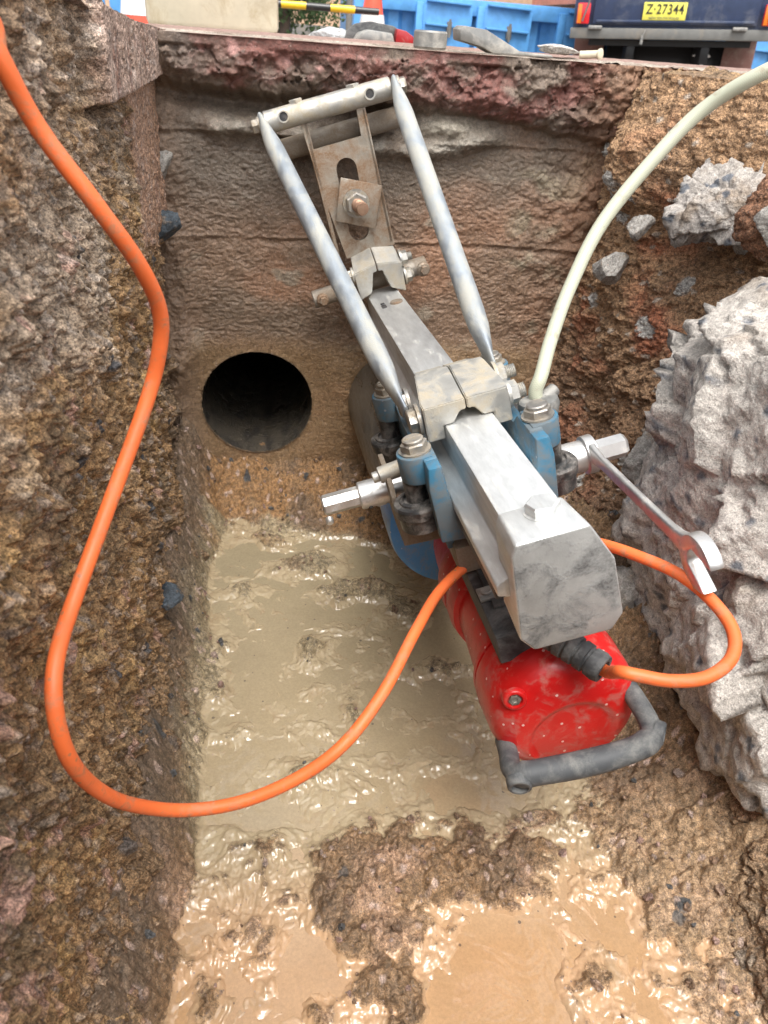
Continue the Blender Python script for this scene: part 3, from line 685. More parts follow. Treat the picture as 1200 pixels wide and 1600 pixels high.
# ------------------------------------------------------------------ rocks and concrete
def rock(name, loc, size, seed, mat, sub=5, nplanes=14, rough=.08, cols=((.36, .34, .32), (.24, .22, .20)), rot=None, aggregate=0, sandtop=0, freq=3.0, kf=1.0):
    rnd = np.random.RandomState(seed)
    bm = bmesh.new(); bmesh.ops.create_icosphere(bm, subdivisions=sub, radius=1)
    V = np.array([v.co[:] for v in bm.verts]); V /= np.linalg.norm(V, axis=1)[:, None]
    N = rnd.normal(size=(nplanes, 3)); N /= np.linalg.norm(N, axis=1)[:, None]
    dpl = rnd.uniform(.62, .95, nplanes)
    q = V@N.T; q = np.where(q > .05, dpl/np.maximum(q, .05), 9)
    r = np.minimum(q.min(1), 1.12)
    # triplanar-ish noise
    def tn(f, sd, o=5, ridge=False): return (fbm(V[:, 0]*f+3, V[:, 1]*f+V[:, 2]*f*.6, o, sd, .58, ridge)+fbm(V[:, 2]*f-2, V[:, 0]*f*.7-V[:, 1]*f*.8, o, sd+50, .58, ridge))*.5
    a = tn(freq, seed); b = tn(freq*3.2, seed+7); cg = tn(freq*9, seed+9, 4)
    f1, f2, cid = worley(V[:, 0]*freq*1.6+V[:, 2]*1.1+.4*a, V[:, 1]*freq*1.6-V[:, 2]*freq*1.3+.4*b, seed+3)
    rg = tn(freq*2, seed+21, 5, True)
    r = r*(1+rough*(1.5*a+.9*b+.45*cg+.45*rg)+rough*.9*(cid-.5)*ss(0, .10, f2-f1))
    P = V*r[:, None]*np.asarray(size)
    if aggregate:
        P = V*np.minimum(q.min(1), 1.12)[:, None]*np.asarray(size)
        def pn(f, sd, o=5, ridge=False):
            x_, y_, z_ = P[:, 0]*f, P[:, 1]*f, P[:, 2]*f
            return (fbm(x_+.7*z_, y_-.6*z_+3, o, sd, .55, ridge)+fbm(y_+.8*x_+7, z_+.3*x_, o, sd+5, .55, ridge))*.5
        mid = sum(size)/3; a = pn(1.1/mid, seed); b = pn(3.6/mid, seed+7); cg = pn(12/mid, seed+9, 4); rg = pn(2/mid, seed+11, 5, True)
        f1, f2, cid = worley(P[:, 1]*2.6/mid+.5*b, (P[:, 2]+.6*P[:, 0])*2.6/mid+.5*a, seed+3)
        Pw = P+.006*np.stack([a, b, cg], 1)
        F1_, e1, e2, k1 = facets3(Pw, 11/kf, seed); F2_, _, _, _ = facets3(Pw, 27/kf, seed+1); F3_, _, _, _ = facets3(Pw, 75/kf, seed+2, 1.); _, g1, g2, gc = facets3(P+.002*np.stack([b, cg, a], 1), 85, seed+3)
        dd_ = mid*rough*(.5*a+.22*b)+F1_*.42+F2_*.30+F3_*.26+.0010*cg-.004*ss(.08, .0, e2-e1)*ss(-.1, .2, a)
        nrm = V/np.asarray(size); nrm /= np.linalg.norm(nrm, axis=1)[:, None]
        P = P+nrm*dd_[:, None]
    base = np.tile(np.array(cols[0]), (len(V), 1)); base = mixc(base, cols[1], ss(-.1, .4, b)); base = mixc(base, (.30, .22, .15), ss(.12, .40, a+.4*b)*.7)
    if aggregate:
        base = mixc(base, (.12, .14, .17), (gc > .76)*ss(.46, .38, g1+.15*cg)*.85)
        base = mixc(base, (.55, .50, .46), (gc < .10)*ss(.5, .4, g1)*.6)
    if sandtop: base = mixc(base, (.34, .20, .10), ss(sandtop-.15, sandtop+.15, V[:, 2]+.4*a))
    for v, p in zip(bm.verts, P): v.co = p
    me = bpy.data.meshes.new(name); bm.to_mesh(me); bm.free(); me.materials.append(mat)
    me.polygons.foreach_set('use_smooth', np.ones(len(me.polygons), bool))
    set_attr(me, base, np.full(len(V), .15))
    o = bpy.data.objects.new(name, me); COL.objects.link(o); o.location = loc
    o.rotation_euler = rot or (rnd.uniform(-3, 3), rnd.uniform(-3, 3), rnd.uniform(-3, 3))
    return o
CONC = ((.58, .535, .485), (.45, .42, .385))
o = rock('concrete_block', (.485, .450, -.392), (.158, .235, .305), 12, M['rock'], 7, 22, .20, CONC, (math.radians(-22), 0, 0), 15, 0, 3.4)
tag(o, 'huge rough pale concrete block studded with blue-grey stones leaning on the right bank', 'concrete block')
small = [
 ((.436, .655, -.46), (.024, .020, .022), 3, 'fist sized grey rock beside the end cap of the rail', 0),
 ((.405, .61, -.53), (.035, .040, .045), 4, 'grey concrete lump low down behind the orange cable loop', 0),
 ((.445, .70, -.40), (.032, .035, .035), 5, 'grey rock just behind the jaw end of the drive shaft', 0),
 ((.413, .858, -.225), (.020, .018, .021), 8, 'small pale grey rock beside the middle of the green hose', 0),
 ((.433, .848, -.175), (.016, .012, .017), 9, 'bluish grey stone on the sand above the pale rock by the hose', 0),
 ((.46, .80, -.172), (.014, .013, .012), 10, 'little grey stone under the broken slab edge', 0),
 ((.50, .745, -.165), (.011, .013, .013), 13, 'little pale stone right below the broken slab', 0),
 ((.455, .635, -.125), (.022, .018, .021), 15, 'pale rock at the right picture edge below the sand heap', 0),
 ((.436, .90, -.13), (.022, .020, .016), 16, 'dark grey lump beside the corner of back wall and bank', 0),
 ((-.135, .995, -.165), (.026, .020, .034), 17, 'pale grey lump stuck in the left rear corner of the pit', 0),
 ((-.124, .955, -.220), (.017, .022, .030), 18, 'blue-black stone in the left rear corner under the grey lump', 1),
 ((-.106, .61, -.505), (.010, .014, .015), 19, 'blue-grey stone set in the left wall inside the cable bend', 1),
]
for loc, sz, sd_, lb, dk in small:
    o = rock('rock', loc, sz, sd_, M['rock'], 5, 12, .09, ((.10, .12, .14), (.06, .07, .08)) if dk else ((.38, .36, .33), (.25, .23, .21)), None, 0, 0, 2.2)
    tag(o, lb, 'rock', 'loose rocks in the pit walls')
o = rock('broken_slab', (.482, .750, -.130), (.050, .070, .032), 33, M['rock'], 6, 12, .12, ((.50, .46, .42), (.36, .32, .28)), (.1, -.45, .1), 12, 0, 2.6, .5)
tag(o, 'broken pale slab piece poking out under the sand heap', 'slab')
o = rock('earth_clod', (.485, .665, -.118), (.040, .050, .036), 35, M['soil'], 6, 16, .10, ((.30, .15, .085), (.22, .11, .06)), None, 0, 0, 3)
tag(o, 'reddish brown earth clod at the right edge beside the broken slab', 'clod')

def gravel():
    rnd = random.Random(5); X, Y, Z = FL; nx, ny = X.shape
    bmq = bmesh.new(); bmesh.ops.create_icosphere(bmq, subdivisions=2, radius=1)
    tv = np.array([v.co[:] for v in bmq.verts]); tf = [[v.index for v in f.verts] for f in bmq.faces]; bmq.free()
    vs, fs, cs = [], [], []; tries = 0; k = 0
    while k < 1500 and tries < 20000:
        tries += 1
        i = rnd.randrange(nx); j = rnd.randrange(ny)
        x, y, z = X[i, j], Y[i, j], Z[i, j]
        if z < WL+.004 or y < .12: continue
        sz = rnd.choice((.0012, .0016, .002, .002, .0028, .0045))*rnd.uniform(.7, 1.3)
        R = np.array(Euler((rnd.uniform(0, 6), rnd.uniform(0, 6), rnd.uniform(0, 6))).to_matrix())
        jit = 1+.22*np.random.RandomState(k).normal(size=(len(tv), 1))
        p = (tv*jit*np.array([1, .8, .6])*sz)@R.T+np.array([x, y, z+sz*.3])
        off = len(vs)*len(tv); vs.append(p); fs += [[a+off for a in f] for f in tf]
        c = rnd.choice(((.10, .10, .10), (.40, .30, .25), (.22, .14, .09), (.22, .14, .09), (.30, .2, .14), (.34, .22, .18)))
        cs.append(np.tile(c, (len(tv), 1))); k += 1
    me = bpy.data.meshes.new('gravel'); me.from_pydata(np.concatenate(vs).tolist(), [], fs); me.materials.append(M['mud'])
    set_attr(me, np.concatenate(cs), np.full(len(me.vertices), .7))
    o = bpy.data.objects.new('gravel', me); COL.objects.link(o)
    tag(o, 'small wet stones scattered over the mud of the pit floor', 'gravel', kind='stuff')
gravel()

# ------------------------------------------------------------------ core drilling rig (x right, y towards the wall, z up in its own frame)
RX = Vector((.9607, .0376, .2749)); RA = Vector((-.0182, .9972, -.0726)); RU = Vector((-.2769, .0648, .9587))
RK = .9684; RO = Vector((.1516, .95, -.2896))*RK
rig = bpy.data.objects.new('core_drill_rig', None); COL.objects.link(rig); rig.empty_display_size = .05
mm_ = Matrix.Identity(4)
for i in range(3):
    mm_[i][0] = RX[i]*RK; mm_[i][1] = RA[i]*RK; mm_[i][2] = RU[i]*RK; mm_[i][3] = RO[i]
rig.matrix_world = mm_
RIGM = mm_.copy()
tag(rig, 'silver, blue and red core drilling rig bolted to the back wall of the pit', 'core drill')
def V3(*a): return Vector(a)
XZ = lambda a, b, t: V3(a, t, b)      # outline in x,z extruded along y
YZ = lambda a, b, t: V3(t, a, b)      # outline in y,z extruded along x

# rail
bm = bmesh.new()
add_prism(bm, [(-.020, 0), (.020, 0), (.0205, -.030), (.034, -.036), (.034, -.045), (.022, -.049), (.022, -.062), (-.022, -.062), (-.022, -.049), (-.034, -.045), (-.034, -.036), (-.0205, -.030)], XZ, -.600, .028, .0012)
rail = obj('rail', bm, M['alu'], rig)
bm = bmesh.new()                       # dark rack strips under the flanges
for sx in (-1, 1): add_box(bm, (sx*.0285, -.29, -.0505), (.010, .60, .009), .0008)
obj('rack', bm, M['black'], rail)
bm = bmesh.new(); add_cyl(bm, (.008, -.058, -.001), (.008, -.058, .0022), .008, 24, .0006); obj('screw', bm, M['base'], rail)
bm = bmesh.new(); add_box(bm, (-.0085, -.063, .0004), (.006, .012, .0016), .0005); add_box(bm, (-.0085, -.050, .0004), (.005, .005, .0016), .0005); obj('stop', bm, M['black'], rail)

# end cap
bm = bmesh.new()
def loft(bm, A, B, ya, yb, bev):
    va = [bm.verts.new((a, ya+(b+.04)*-.02, b)) for a, b in A]; vb = [bm.verts.new((a, yb, b)) for a, b in B]
    n = len(A); fs = [bm.faces.new(va), bm.faces.new(vb[::-1])]
    for i in range(n): fs.append(bm.faces.new((va[i], va[(i+1) % n], vb[(i+1) % n], vb[i])))
    bmesh.ops.recalc_face_normals(bm, faces=fs)
    bmesh.ops.bevel(bm, geom=list({e for f in fs for e in f.edges}), offset=bev, segments=3, affect='EDGES', profile=.5, clamp_overlap=True)
loft(bm, [(-.0213, .0016), (.0250, .0016), (.0395, -.029), (.0425, -.075), (.034, -.087), (-.019, -.0855), (-.0275, -.073), (-.0252, -.008)],
     [(-.0205, .0016), (.0215, .0016), (.030, -.026), (.034, -.070), (.028, -.079), (-.020, -.079), (-.0265, -.068), (-.0235, -.006)], -.6145, -.577, .0022)
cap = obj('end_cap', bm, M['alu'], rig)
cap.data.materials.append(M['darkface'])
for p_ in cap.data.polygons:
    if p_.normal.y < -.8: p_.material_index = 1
bm = bmesh.new(); add_lathe(bm, (.0058, -.588, .001), (0, 0, 1), [(0, .0125), (.0012, .0125), (.0012, .0118)], 32); add_hex(bm, (.0058, -.588, .0022), (0, 0, 1), .0112, .0062, .0012, .3)
obj('hex_bolt', bm, M['alu'], cap)

# anchor base plate
def slot_pts(cx, z0, z1, r, tilt):
    out = []
    for k in range(13): a = PI*k/12; out.append((cx+tilt*(z1-.1)+r*math.cos(a), z1+r*math.sin(a)))
    for k in range(13): a = PI+PI*k/12; out.append((cx+tilt*(z0-.1)+r*math.cos(a), z0+r*math.sin(a)))
    return out
bm = bmesh.new()
outer = [(-.0490, .218), (-.0425, .218), (-.0412, .1815), (.0180, .1825), (.0195, .218), (.0275, .218), (.0290, .142), (.0310, .052), (-.0335, .050), (-.0420, .120), (-.0470, .180)]
hole = slot_pts(-.0095, .080, .152, .0125, .03)
y0, y1 = .017, .024
for yy in (y0, y1):
    vo = [bm.verts.new((a, yy, b)) for a, b in outer]; vi = [bm.verts.new((a, yy, b)) for a, b in hole]
    es = [bm.edges.new((vo[i], vo[(i+1) % len(vo)])) for i in range(len(vo))]+[bm.edges.new((vi[i], vi[(i+1) % len(vi)])) for i in range(len(vi))]
    bmesh.ops.triangle_fill(bm, edges=es, use_beauty=True)
    if yy == y0: fo, fi = vo, vi
    else:
        for A_, B_ in ((fo, vo), (fi, vi)):
            for i in range(len(A_)): bm.faces.new((A_[i], A_[(i+1) % len(A_)], B_[(i+1) % len(A_)], B_[i]))
add_box(bm, (-.0437, .026, .135), (.005, .018, .16), .001, None); add_box(bm, (.0275, .026, .135), (.005, .018, .16), .001)
plate = obj('anchor_plate', bm, M['base'], rig)
bm = bmesh.new()     # square washer, turned
Rw = Matrix.Rotation(math.radians(-11), 3, 'Y')
add_prism(bm, [(-.0180, .1455), (.0295, .1245), (.0090, .0780), (-.0365, .0990)], XZ, .008, .0125, .0007)
obj('square_washer', bm, M['base'], plate)
bm = bmesh.new(); add_lathe(bm, (-.007, .0074, .113), (0, -1, 0), [(0, .0165), (.0025, .0165), (.0025, .0150)], 28); add_hex(bm, (-.007, .005, .113), (0, -1, 0), .0140, .012, .0015, .4)
obj('nut', bm, M['bolt'], plate)
bm = bmesh.new()
pr = [(0, .0078)]
for k in range(14): pr += [(.0015*k+.0008, .0070), (.0015*k+.0015, .0079)]
pr += [(.0235, .0070), (.024, .004)]
add_lathe(bm, (-.007, -.006, .1125), (.12, -1, -.12), pr, 20)
obj('anchor_rod', bm, M['copper'], plate)

# cross tubes
def cross_tube(x0, x1, y, z0, z1, r, mat, name='cross_tube', holes=True):
    bm = bmesh.new(); add_cyl(bm, (x0, y, z0), (x1, y, z1), r, 28, .0012)
    t = obj(name, bm, mat, rig)
    return t
t1 = cross_tube(-.089, .0640, .020, .2215, .2235, .0122, M['clamp'])
for xx in (-.0665, .0370):
    bm = bmesh.new(); add_lathe(bm, (xx, .020-.0112, .2235), (0, -1, .05), [(0, .0066), (.0022, .0066), (.0022, .0050), (0, .0050), (-.001, .0)], 24, False, False)
    obj('bushing', bm, M['clamp'], t1)
    bm = bmesh.new(); add_lathe(bm, (xx, .020-.0119, .2235), (0, -1, .05), [(0, .0048), (.0003, .0048)], 24); obj('bushing_hole', bm, M['black'], t1)
for xx in (-.048, .0205):
    bm = bmesh.new(); add_hex(bm, (xx, .022, .2330), (0, 0, 1), .0085, .0045); obj('hex_bolt', bm, M['clamp'], t1)
t2 = cross_tube(-.080, .0700, .052, .187, .190, .0125, M['tubemuddy'])
t3 = cross_tube(-.0890, .0700, .042, .0045, .0110, .0115, M['tubemuddy'])
for xx, rr in ((-.0775, .0085), (.0630, .0092)):
    bm = bmesh.new(); add_lathe(bm, (xx, .036, .004 if xx < 0 else .0085), (0.1, -1, -.1), [(0, rr), (.006, rr), (.008, rr*.8)], 20); add_hex(bm, (xx+.001, .028, .0035 if xx < 0 else .008), (0.1, -1, -.1), rr*.7, .005)
    obj('hex_bolt', bm, M['base'], t3)

# V block clamps
def clamp(y0, y1, mat, tall, wide, k=1.0):
    hw = .0355*wide
    halves = []
    root = None
    for s in (-1, 1):
        bm = bmesh.new()
        g = .0006
        A = [(s*g, tall*.82), (s*g, .0095), (s*.006, .0095), (s*.0125, .0006), (s*.0212, .0006), (s*.0212, -.011), (s*hw, -.011), (s*(hw-.0005), tall*.80)]
        ym = y0+(y1-y0)*.52
        # front face, ridge, back
        def ring(y, top, sh, w_): return [bm.verts.new((a*w_ if abs(a) > .03 else a, y, (top if b > tall*.7 else b))) for a, b in A]
        rings = [ring(y0, tall*.66, 0, 1), ring(y0+(y1-y0)*.10, tall*.70, 0, 1.01), ring(ym, tall, 0, .86), ring(ym+.008, tall, 0, .84), ring(ym+.010, tall*.93, 0, .80), ring(y1, tall*.58, 0, .70)]
        n = len(A); fs = []
        for a_, b_ in zip(rings[:-1], rings[1:]):
            for i in range(n): fs.append(bm.faces.new((a_[i], a_[(i+1) % n], b_[(i+1) % n], b_[i])))
        fs.append(bm.faces.new(rings[0])); fs.append(bm.faces.new(rings[-1]))
        bmesh.ops.recalc_face_normals(bm, faces=fs)
        bmesh.ops.bevel(bm, geom=[e for e in bm.edges if len(e.link_faces) == 2 and e.calc_face_angle(0) > .25], offset=.0009, segments=2, affect='EDGES', clamp_overlap=True)
        halves.append(obj('clamp_half', bm, mat, rig))
    return halves
c1 = clamp(-.432, -.345, M['clamp'], .0285, 1.0)
def side_bolt(par, x, y, z, sgn, L=0, r=.0105, mat='bolt'):
    bm = bmesh.new(); add_lathe(bm, (x, y, z), (sgn, 0, 0), [(0, r*1.25), (.0028, r*1.25), (.0028, r*1.1)], 28); add_hex(bm, (x+sgn*.0028, y, z), (sgn, 0, 0), r, .0075, .001, .2)
    if L:
        pr = [(0, r*.62)]
        for k in range(int(L/.0015)): pr += [(.0015*k+.0008, r*.55), (.0015*k+.0015, r*.62)]
        add_lathe(bm, (x+sgn*.010, y, z), (sgn, 0, 0), pr, 16)
    obj('hex_bolt', bm, M[mat], par)
side_bolt(c1[0], -.0365, -.415, .004, -1); side_bolt(c1[0], -.0385, -.382, .006, -1)
side_bolt(c1[1], .0365, -.415, .005, 1, .007, .0100, 'clamp'); side_bolt(c1[1], .0375, -.378, .008, 1, .010, .0095, 'clamp')
# lower clamp on the base plate
bm = bmesh.new()
c2 = []
for s in (-1, 1):
    bm = bmesh.new()
    A = [(s*.0008-.001, .040), (s*.0008-.001, .030), (s*.006-.001, .030), (s*.013-.001, .006), (s*.030, -.003 if s > 0 else .000), (s*.0315, .034)]
    va = [bm.verts.new((a, -.008, b)) for a, b in A]; vb = [bm.verts.new((a*.9, .020, b+(.018 if b > .025 else 0))) for a, b in A]; n = len(A)
    fs = [bm.faces.new(va), bm.faces.new(vb[::-1])]
    for i in range(n): fs.append(bm.faces.new((va[i], va[(i+1) % n], vb[(i+1) % n], vb[i])))
    bmesh.ops.recalc_face_normals(bm, faces=fs)
    bmesh.ops.bevel(bm, geom=[e for f in fs for e in f.edges if e.is_valid][:0] or list({e for f in fs for e in f.edges}), offset=.0008, segments=2, affect='EDGES', clamp_overlap=True)
    c2.append(obj('clamp_half', bm, M['clamp'], rig))
side_bolt(c2[1], .031, .004, .036, 1, .006, .0085, 'clamp'); side_bolt(c2[1], .032, .002, .014, 1, .004, .0090, 'clamp')
side_bolt(c2[0], -.031, .004, .030, -1, 0, .0085, 'clamp')

# braces with flattened ends
def brace(p0, p1, ):
    p0 = Vector(p0); p1 = Vector(p1); L = (p1-p0).length; pts = []; rr = []
    for t, a, b in ((0, .0100, .0038), (.012, .0105, .0042), (.03, .0108, .0050), (.055, .0105, .0068), (.10, .0102, .0090), (.14, .0100, .0100), (.5, .0100, .0100), (.84, .0100, .0100), (.885, .0105, .0092), (.94, .0110, .0055), (.97, .0112, .0030), (1, .0108, .0028)):
        pts.append(p0+(p1-p0)*t); rr.append((b, a))
    bm = bmesh.new()
    d = (p1-p0).normalized(); x = V3(1, 0, 0); x = (x-d*x.dot(d)).normalized(); y = d.cross(x); n = 24; rings = []
    for p, (ra, rb) in zip(pts, rr): rings.append([bm.verts.new(p+x*ra*math.cos(2*PI*k/n)+y*rb*math.sin(2*PI*k/n)) for k in range(n)])
    for a, b in zip(rings[:-1], rings[1:]):
        for k in range(n): bm.faces.new((a[k], a[(k+1) % n], b[(k+1) % n], b[k]))
    bm.faces.new(rings[0][::-1]); bm.faces.new(rings[-1])
    return obj('brace', bm, M['galv'], rig, 60)
b1 = brace((-.0925, .016, .2255), (-.0455, -.405, .006)); b2 = brace((.0685, .016, .2275), (.0405, -.372, .010))
side_bolt(b1, -.0945, .012, .2205, -1, 0, .0080); side_bolt(b2, .0705, .012, .2235, 1, 0, .0090)

# carriage
for s in (-1, 1):
    bm = bmesh.new()
    # long blue arm beside the rail
    add_prism(bm, [(-.300, -.010), (-.335, -.004), (-.360, -.016), (-.425, -.016), (-.440, -.004), (-.470, -.004), (-.480, -.014), (-.480, -.045), (-.300, -.045)], YZ, s*.0365, s*.0475, .0015)
    # ears carrying the bolts
    for yc in (-.325, -.4525):
        pts = [(s*.040, yc-.0165)]+[(s*(.050+.0155*math.cos(a)), yc+.0165*math.sin(a)) for a in np.linspace(-PI/2, PI/2, 12)]+[(s*.040, yc+.0165)]
        add_prism(bm, pts, lambda a, b, t: V3(a, b, t), -.003, -.026, .0012)
    # near side leg going down
    add_prism(bm, [(s*.0365, -.005), (s*.047, -.005), (s*.0495, -.022), (s*.0485, -.072), (s*.027, -.074), (s*.0350, -.034)], XZ, -.486, -.470, .0014)
    add_prism(bm, [(s*.0365, -.006), (s*.047, -.006), (s*.049, -.020), (s*.048, -.074), (s*.027, -.074), (s*.0355, -.034)], XZ, -.316, -.306, .0014)
    add_box(bm, (s*.040, -.395, -.070), (.006, .150, .040), .001)
    fr = obj('carriage_bracket', bm, M['blue'], rig)
    for yc in (-.325, -.4525):
        bm = bmesh.new(); p = (s*.050, yc, -.003)
        add_lathe(bm, p, (0, 0, 1), [(0, .0130), (.0014, .0130), (.0014, .0118)], 28); add_hex(bm, (p[0], p[1], -.0016), (0, 0, 1), .0110, .0065, .001, .5*s)
        add_lathe(bm, (p[0], p[1], .0049), (0, 0, 1), [(0, .0085), (.0022, .0085), (.003, .0074)], 24)
        if s < 0: add_box(bm, (p[0], p[1], .0080), (.0125, .0016, .0016), .0004)
        obj('hex_bolt', bm, M['bolt'], fr)
        bm = bmesh.new(); add_lathe(bm, (s*.0570, yc, -.0700), (0, 0, 1), [(0, .0165), (.0005, .0178), (.0125, .0182), (.0135, .0200), (.0215, .0203), (.0235, .0192), (.0240, .0150), (.0255, .0145), (.0262, .0120), (.0245, .0110), (.0245, .0085), (.046, .0085)], 40)
        obj('roller', bm, M['roller'], fr, 28)
# spacer rod and side plate on the left
bm = bmesh.new(); add_cyl(bm, (-.081, -.418, -.0345), (-.045, -.418, -.0310), .0072, 24, .0008); add_cyl(bm, (-.0865, -.418, -.0352), (-.080, -.418, -.0345), .0048, 20, .0006)
obj('spacer_rod', bm, M['clamp'], rig)
bm = bmesh.new()
add_prism(bm, [(-.380, -.034), (-.424, -.034), (-.434, -.050), (-.434, -.094), (-.395, -.099), (-.360, -.088), (-.352, -.060)], YZ, -.0760, -.0715, .001)
add_prism(bm, [(-.0755, -.060), (-.0755, -.097), (-.036, -.100), (-.036, -.072)], XZ, -.438, -.4335, .0008)
sp = obj('side_plate', bm, M['tubemuddy'], rig)
bm = bmesh.new(); add_hex(bm, (-.0765, -.300, -.125), (-1, -.6, .3), .0065, .012); obj('hex_bolt', bm, M['chrome'], sp)
# drive shaft through the carriage
bm = bmesh.new(); add_cyl(bm, (-.1015, -.39, -.0640), (-.035, -.39, -.0650), .0125, 36, .0012)
sh = obj('shaft_sleeve', bm, M['chrome'], rig)
bm = bmesh.new(); add_lathe(bm, (-.1350, -.39, -.0635), (1, 0, -.01), [(0, .0075), (.0016, .0094), (.034, .0094)], 8, phase=.39)
obj('drive_square', bm, M['chrome'], sh, 20)
for t_ in (0, .02):
    bm = bmesh.new(); add_lathe(bm, (-.094+t_, -.3985, -.0725), (0, -1, -.8), [(0, .0019), (.0016, .0019)], 12); obj('pin_hole', bm, M['black'], sh)
bm = bmesh.new(); add_cyl(bm, (-.1325, -.397, -.0730), (-.1325, -.403, -.0755), .0035, 14, .001); obj('detent_ball', bm, M['chrome'], sh)
bm = bmesh.new(); add_cyl(bm, (.045, -.39, -.0850), (.1080, -.39, -.0868), .0148, 36, .0012)
sh2 = obj('shaft_sleeve', bm, M['chrome'], rig)
bm = bmesh.new(); add_lathe(bm, (.1075, -.39, -.0868), (1, 0, -.01), [(0, .0110), (.036, .0110), (.0385, .0092)], 6, phase=.2)
obj('hex_end', bm, M['chrome'], sh2, 20)
# water fitting on the right
bm = bmesh.new(); add_lathe(bm, (.0670, -.402, -.062), (0, 0, 1), [(0, .0090), (.022, .0110), (.034, .0160), (.043, .0180), (.048, .0165), (.0495, .006)], 32, sx=.85, sy=1.0)
add_cyl(bm, (.0700, -.398, -.018), (.0860, -.392, -.013), .0060, 18, .0012)
fit = obj('hose_fitting', bm, M['greytool'], rig)
bm = bmesh.new(); add_box(bm, (.0715, -.395, -.040), (.004, .030, .034), .001); add_cyl(bm, (.073, -.400, -.034), (.082, -.400, -.034), .0062, 16, .001)
obj('side_plate', bm, M['chrome'], rig)
# mounting block between carriage and motor
bm = bmesh.new(); add_box(bm, (-.003, -.430, -.098), (.072, .10, .026), .0015); add_box(bm, (-.003, -.412, -.119), (.066, .06, .018), .0012)
obj('mounting_block', bm, M['tubemuddy'], rig)
bm = bmesh.new(); add_box(bm, (-.012, -.498, -.128), (.043, .125, .026), .0015); add_box(bm, (-.008, -.482, -.1145), (.034, .092, .004), .001)
bb = obj('slide_block', bm, M['rubber'], rig)
for (x, y) in ((-.024, -.455), (-.0255, -.510)):
    bm = bmesh.new(); add_box(bm, (x, y, -.1130), (.014, .016, .003), .0008); add_cyl(bm, (x, y, -.1125), (x, y, -.1085), .0048, 16, .0008); obj('screw', bm, M['greytool'], bb)

# motor
AX = V3(.006, 0, -.190)
bm = bmesh.new()
prof = [(-.5855, .0003)]+[(-.5855, .002*k_) for k_ in range(1, 23)]+[ (-.583, .0515), (-.577, .0565), (-.566, .0590), (-.540, .0595), (-.532, .0590), (-.5315, .0560), (-.529, .0560), (-.5285, .0585), (-.524, .0585), (-.5235, .0545), (-.50, .0530), (-.455, .0505), (-.445, .0505), (-.443, .0550), (-.432, .0570), (-.420, .0565), (-.412, .0520)]
add_lathe(bm, (AX.x, -.5855, AX.z), (0, 1, 0), [(t+.5855, r) for t, r in prof], 96)
for v in bm.verts:                      # shallow round dish and flattened shoulders of the rear cover
    if v.co.y < -.575:
        q = math.hypot(v.co.x-AX.x-.001, v.co.z-AX.z+.018); t_ = max(0, min(1, (.0365-q)/.006)); v.co.y += .0038*t_*t_*(3-2*t_)
        rr_ = math.hypot(v.co.x-AX.x, v.co.z-AX.z); v.co.y -= .0035*max(0, 1-(rr_/.05)**2)
motor = obj('motor_housing', bm, M['red'], rig, 40)
bm = bmesh.new()
prof = [(-.4125, .0515), (-.4105, .0545), (-.4100, .0560), (-.400, .0575), (-.385, .0560), (-.376, .0520), (-.365, .0500), (-.345, .0490), (-.325, .0470), (-.315, .0400), (-.305, .030)]
add_lathe(bm, (AX.x, -.4125, AX.z), (0, 1, 0), [(t+.4125, r) for t, r in prof], 64)
add_prism(bm, [(-.034, -.128), (.04, -.128), (.036, -.165), (-.030, -.165)], XZ, -.40, -.325, .002)
obj('gearbox', bm, M['red'], rig, 40)
bm = bmesh.new(); add_lathe(bm, (AX.x, -.4140, AX.z), (0, 1, 0), [(0, .0545), (.003, .0545)], 64); obj('seal_ring', bm, M['black'], motor)
# round recess in the rear face, screw boss and cable boss
bm = bmesh.new(); add_lathe(bm, (-.0322, -.5825, -.1540), (-.15, -1, .1), [(0, .0092), (.0038, .0088), (.0048, .0074), (.0044, .0058), (.002, .0052), (.0018, .001)], 28); sb = obj('screw_boss', bm, M['red'], motor, 50)
bm = bmesh.new(); add_lathe(bm, (-.0325, -.5850, -.1538), (-.15, -1, .1), [(0, .0048), (.0016, .0046), (.0016, .0026), (.0004, .0024)], 6); obj('screw', bm, M['bolt'], sb)
# handle
HP = [(-.0440, -.572, -.2080), (-.0460, -.592, -.2010), (-.0485, -.6080, -.1960), (-.0440, -.6180, -.1930), (-.030, -.6210, -.1925), (.0, -.6230, -.1945), (.030, -.6220, -.1970), (.0510, -.6190, -.1965), (.0580, -.6100, -.1945), (.0575, -.595, -.1870), (.0550, -.570, -.1810)]
pts = catmull(HP, 6)
rr = []
for i, p in enumerate(pts):
    t = i/(len(pts)-1); rr.append(.0074+.0022*math.exp(-((t-.5)/.22)**2)+.0012*math.exp(-((t-.32)/.04)**2)+.0012*math.exp(-((t-.70)/.04)**2))
bm = bmesh.new(); add_tube(bm, pts, rr, 24)
hd = obj('handle', bm, M['handle'], motor, 60)
for p, d in (((-.0480, -.6270, -.1945), (-.25, -1, -.15)), ((.0640, -.6165, -.1965), (1, -.75, -.1))):
    bm = bmesh.new(); p = Vector(p); dn = Vector(d).normalized()
    add_lathe(bm, p-dn*.006, d, [(0, .0096), (.0065, .0086), (.0072, .0078), (.0072, .0062), (.001, .0060)], 24, False, False); 
    o_ = obj('handle_socket', bm, M['handle'], hd)
    bm = bmesh.new(); add_lathe(bm, p-dn*.0035, d, [(0, .0061), (.0006, .0061)], 24); obj('handle_socket_hole', bm, M['black'], hd)
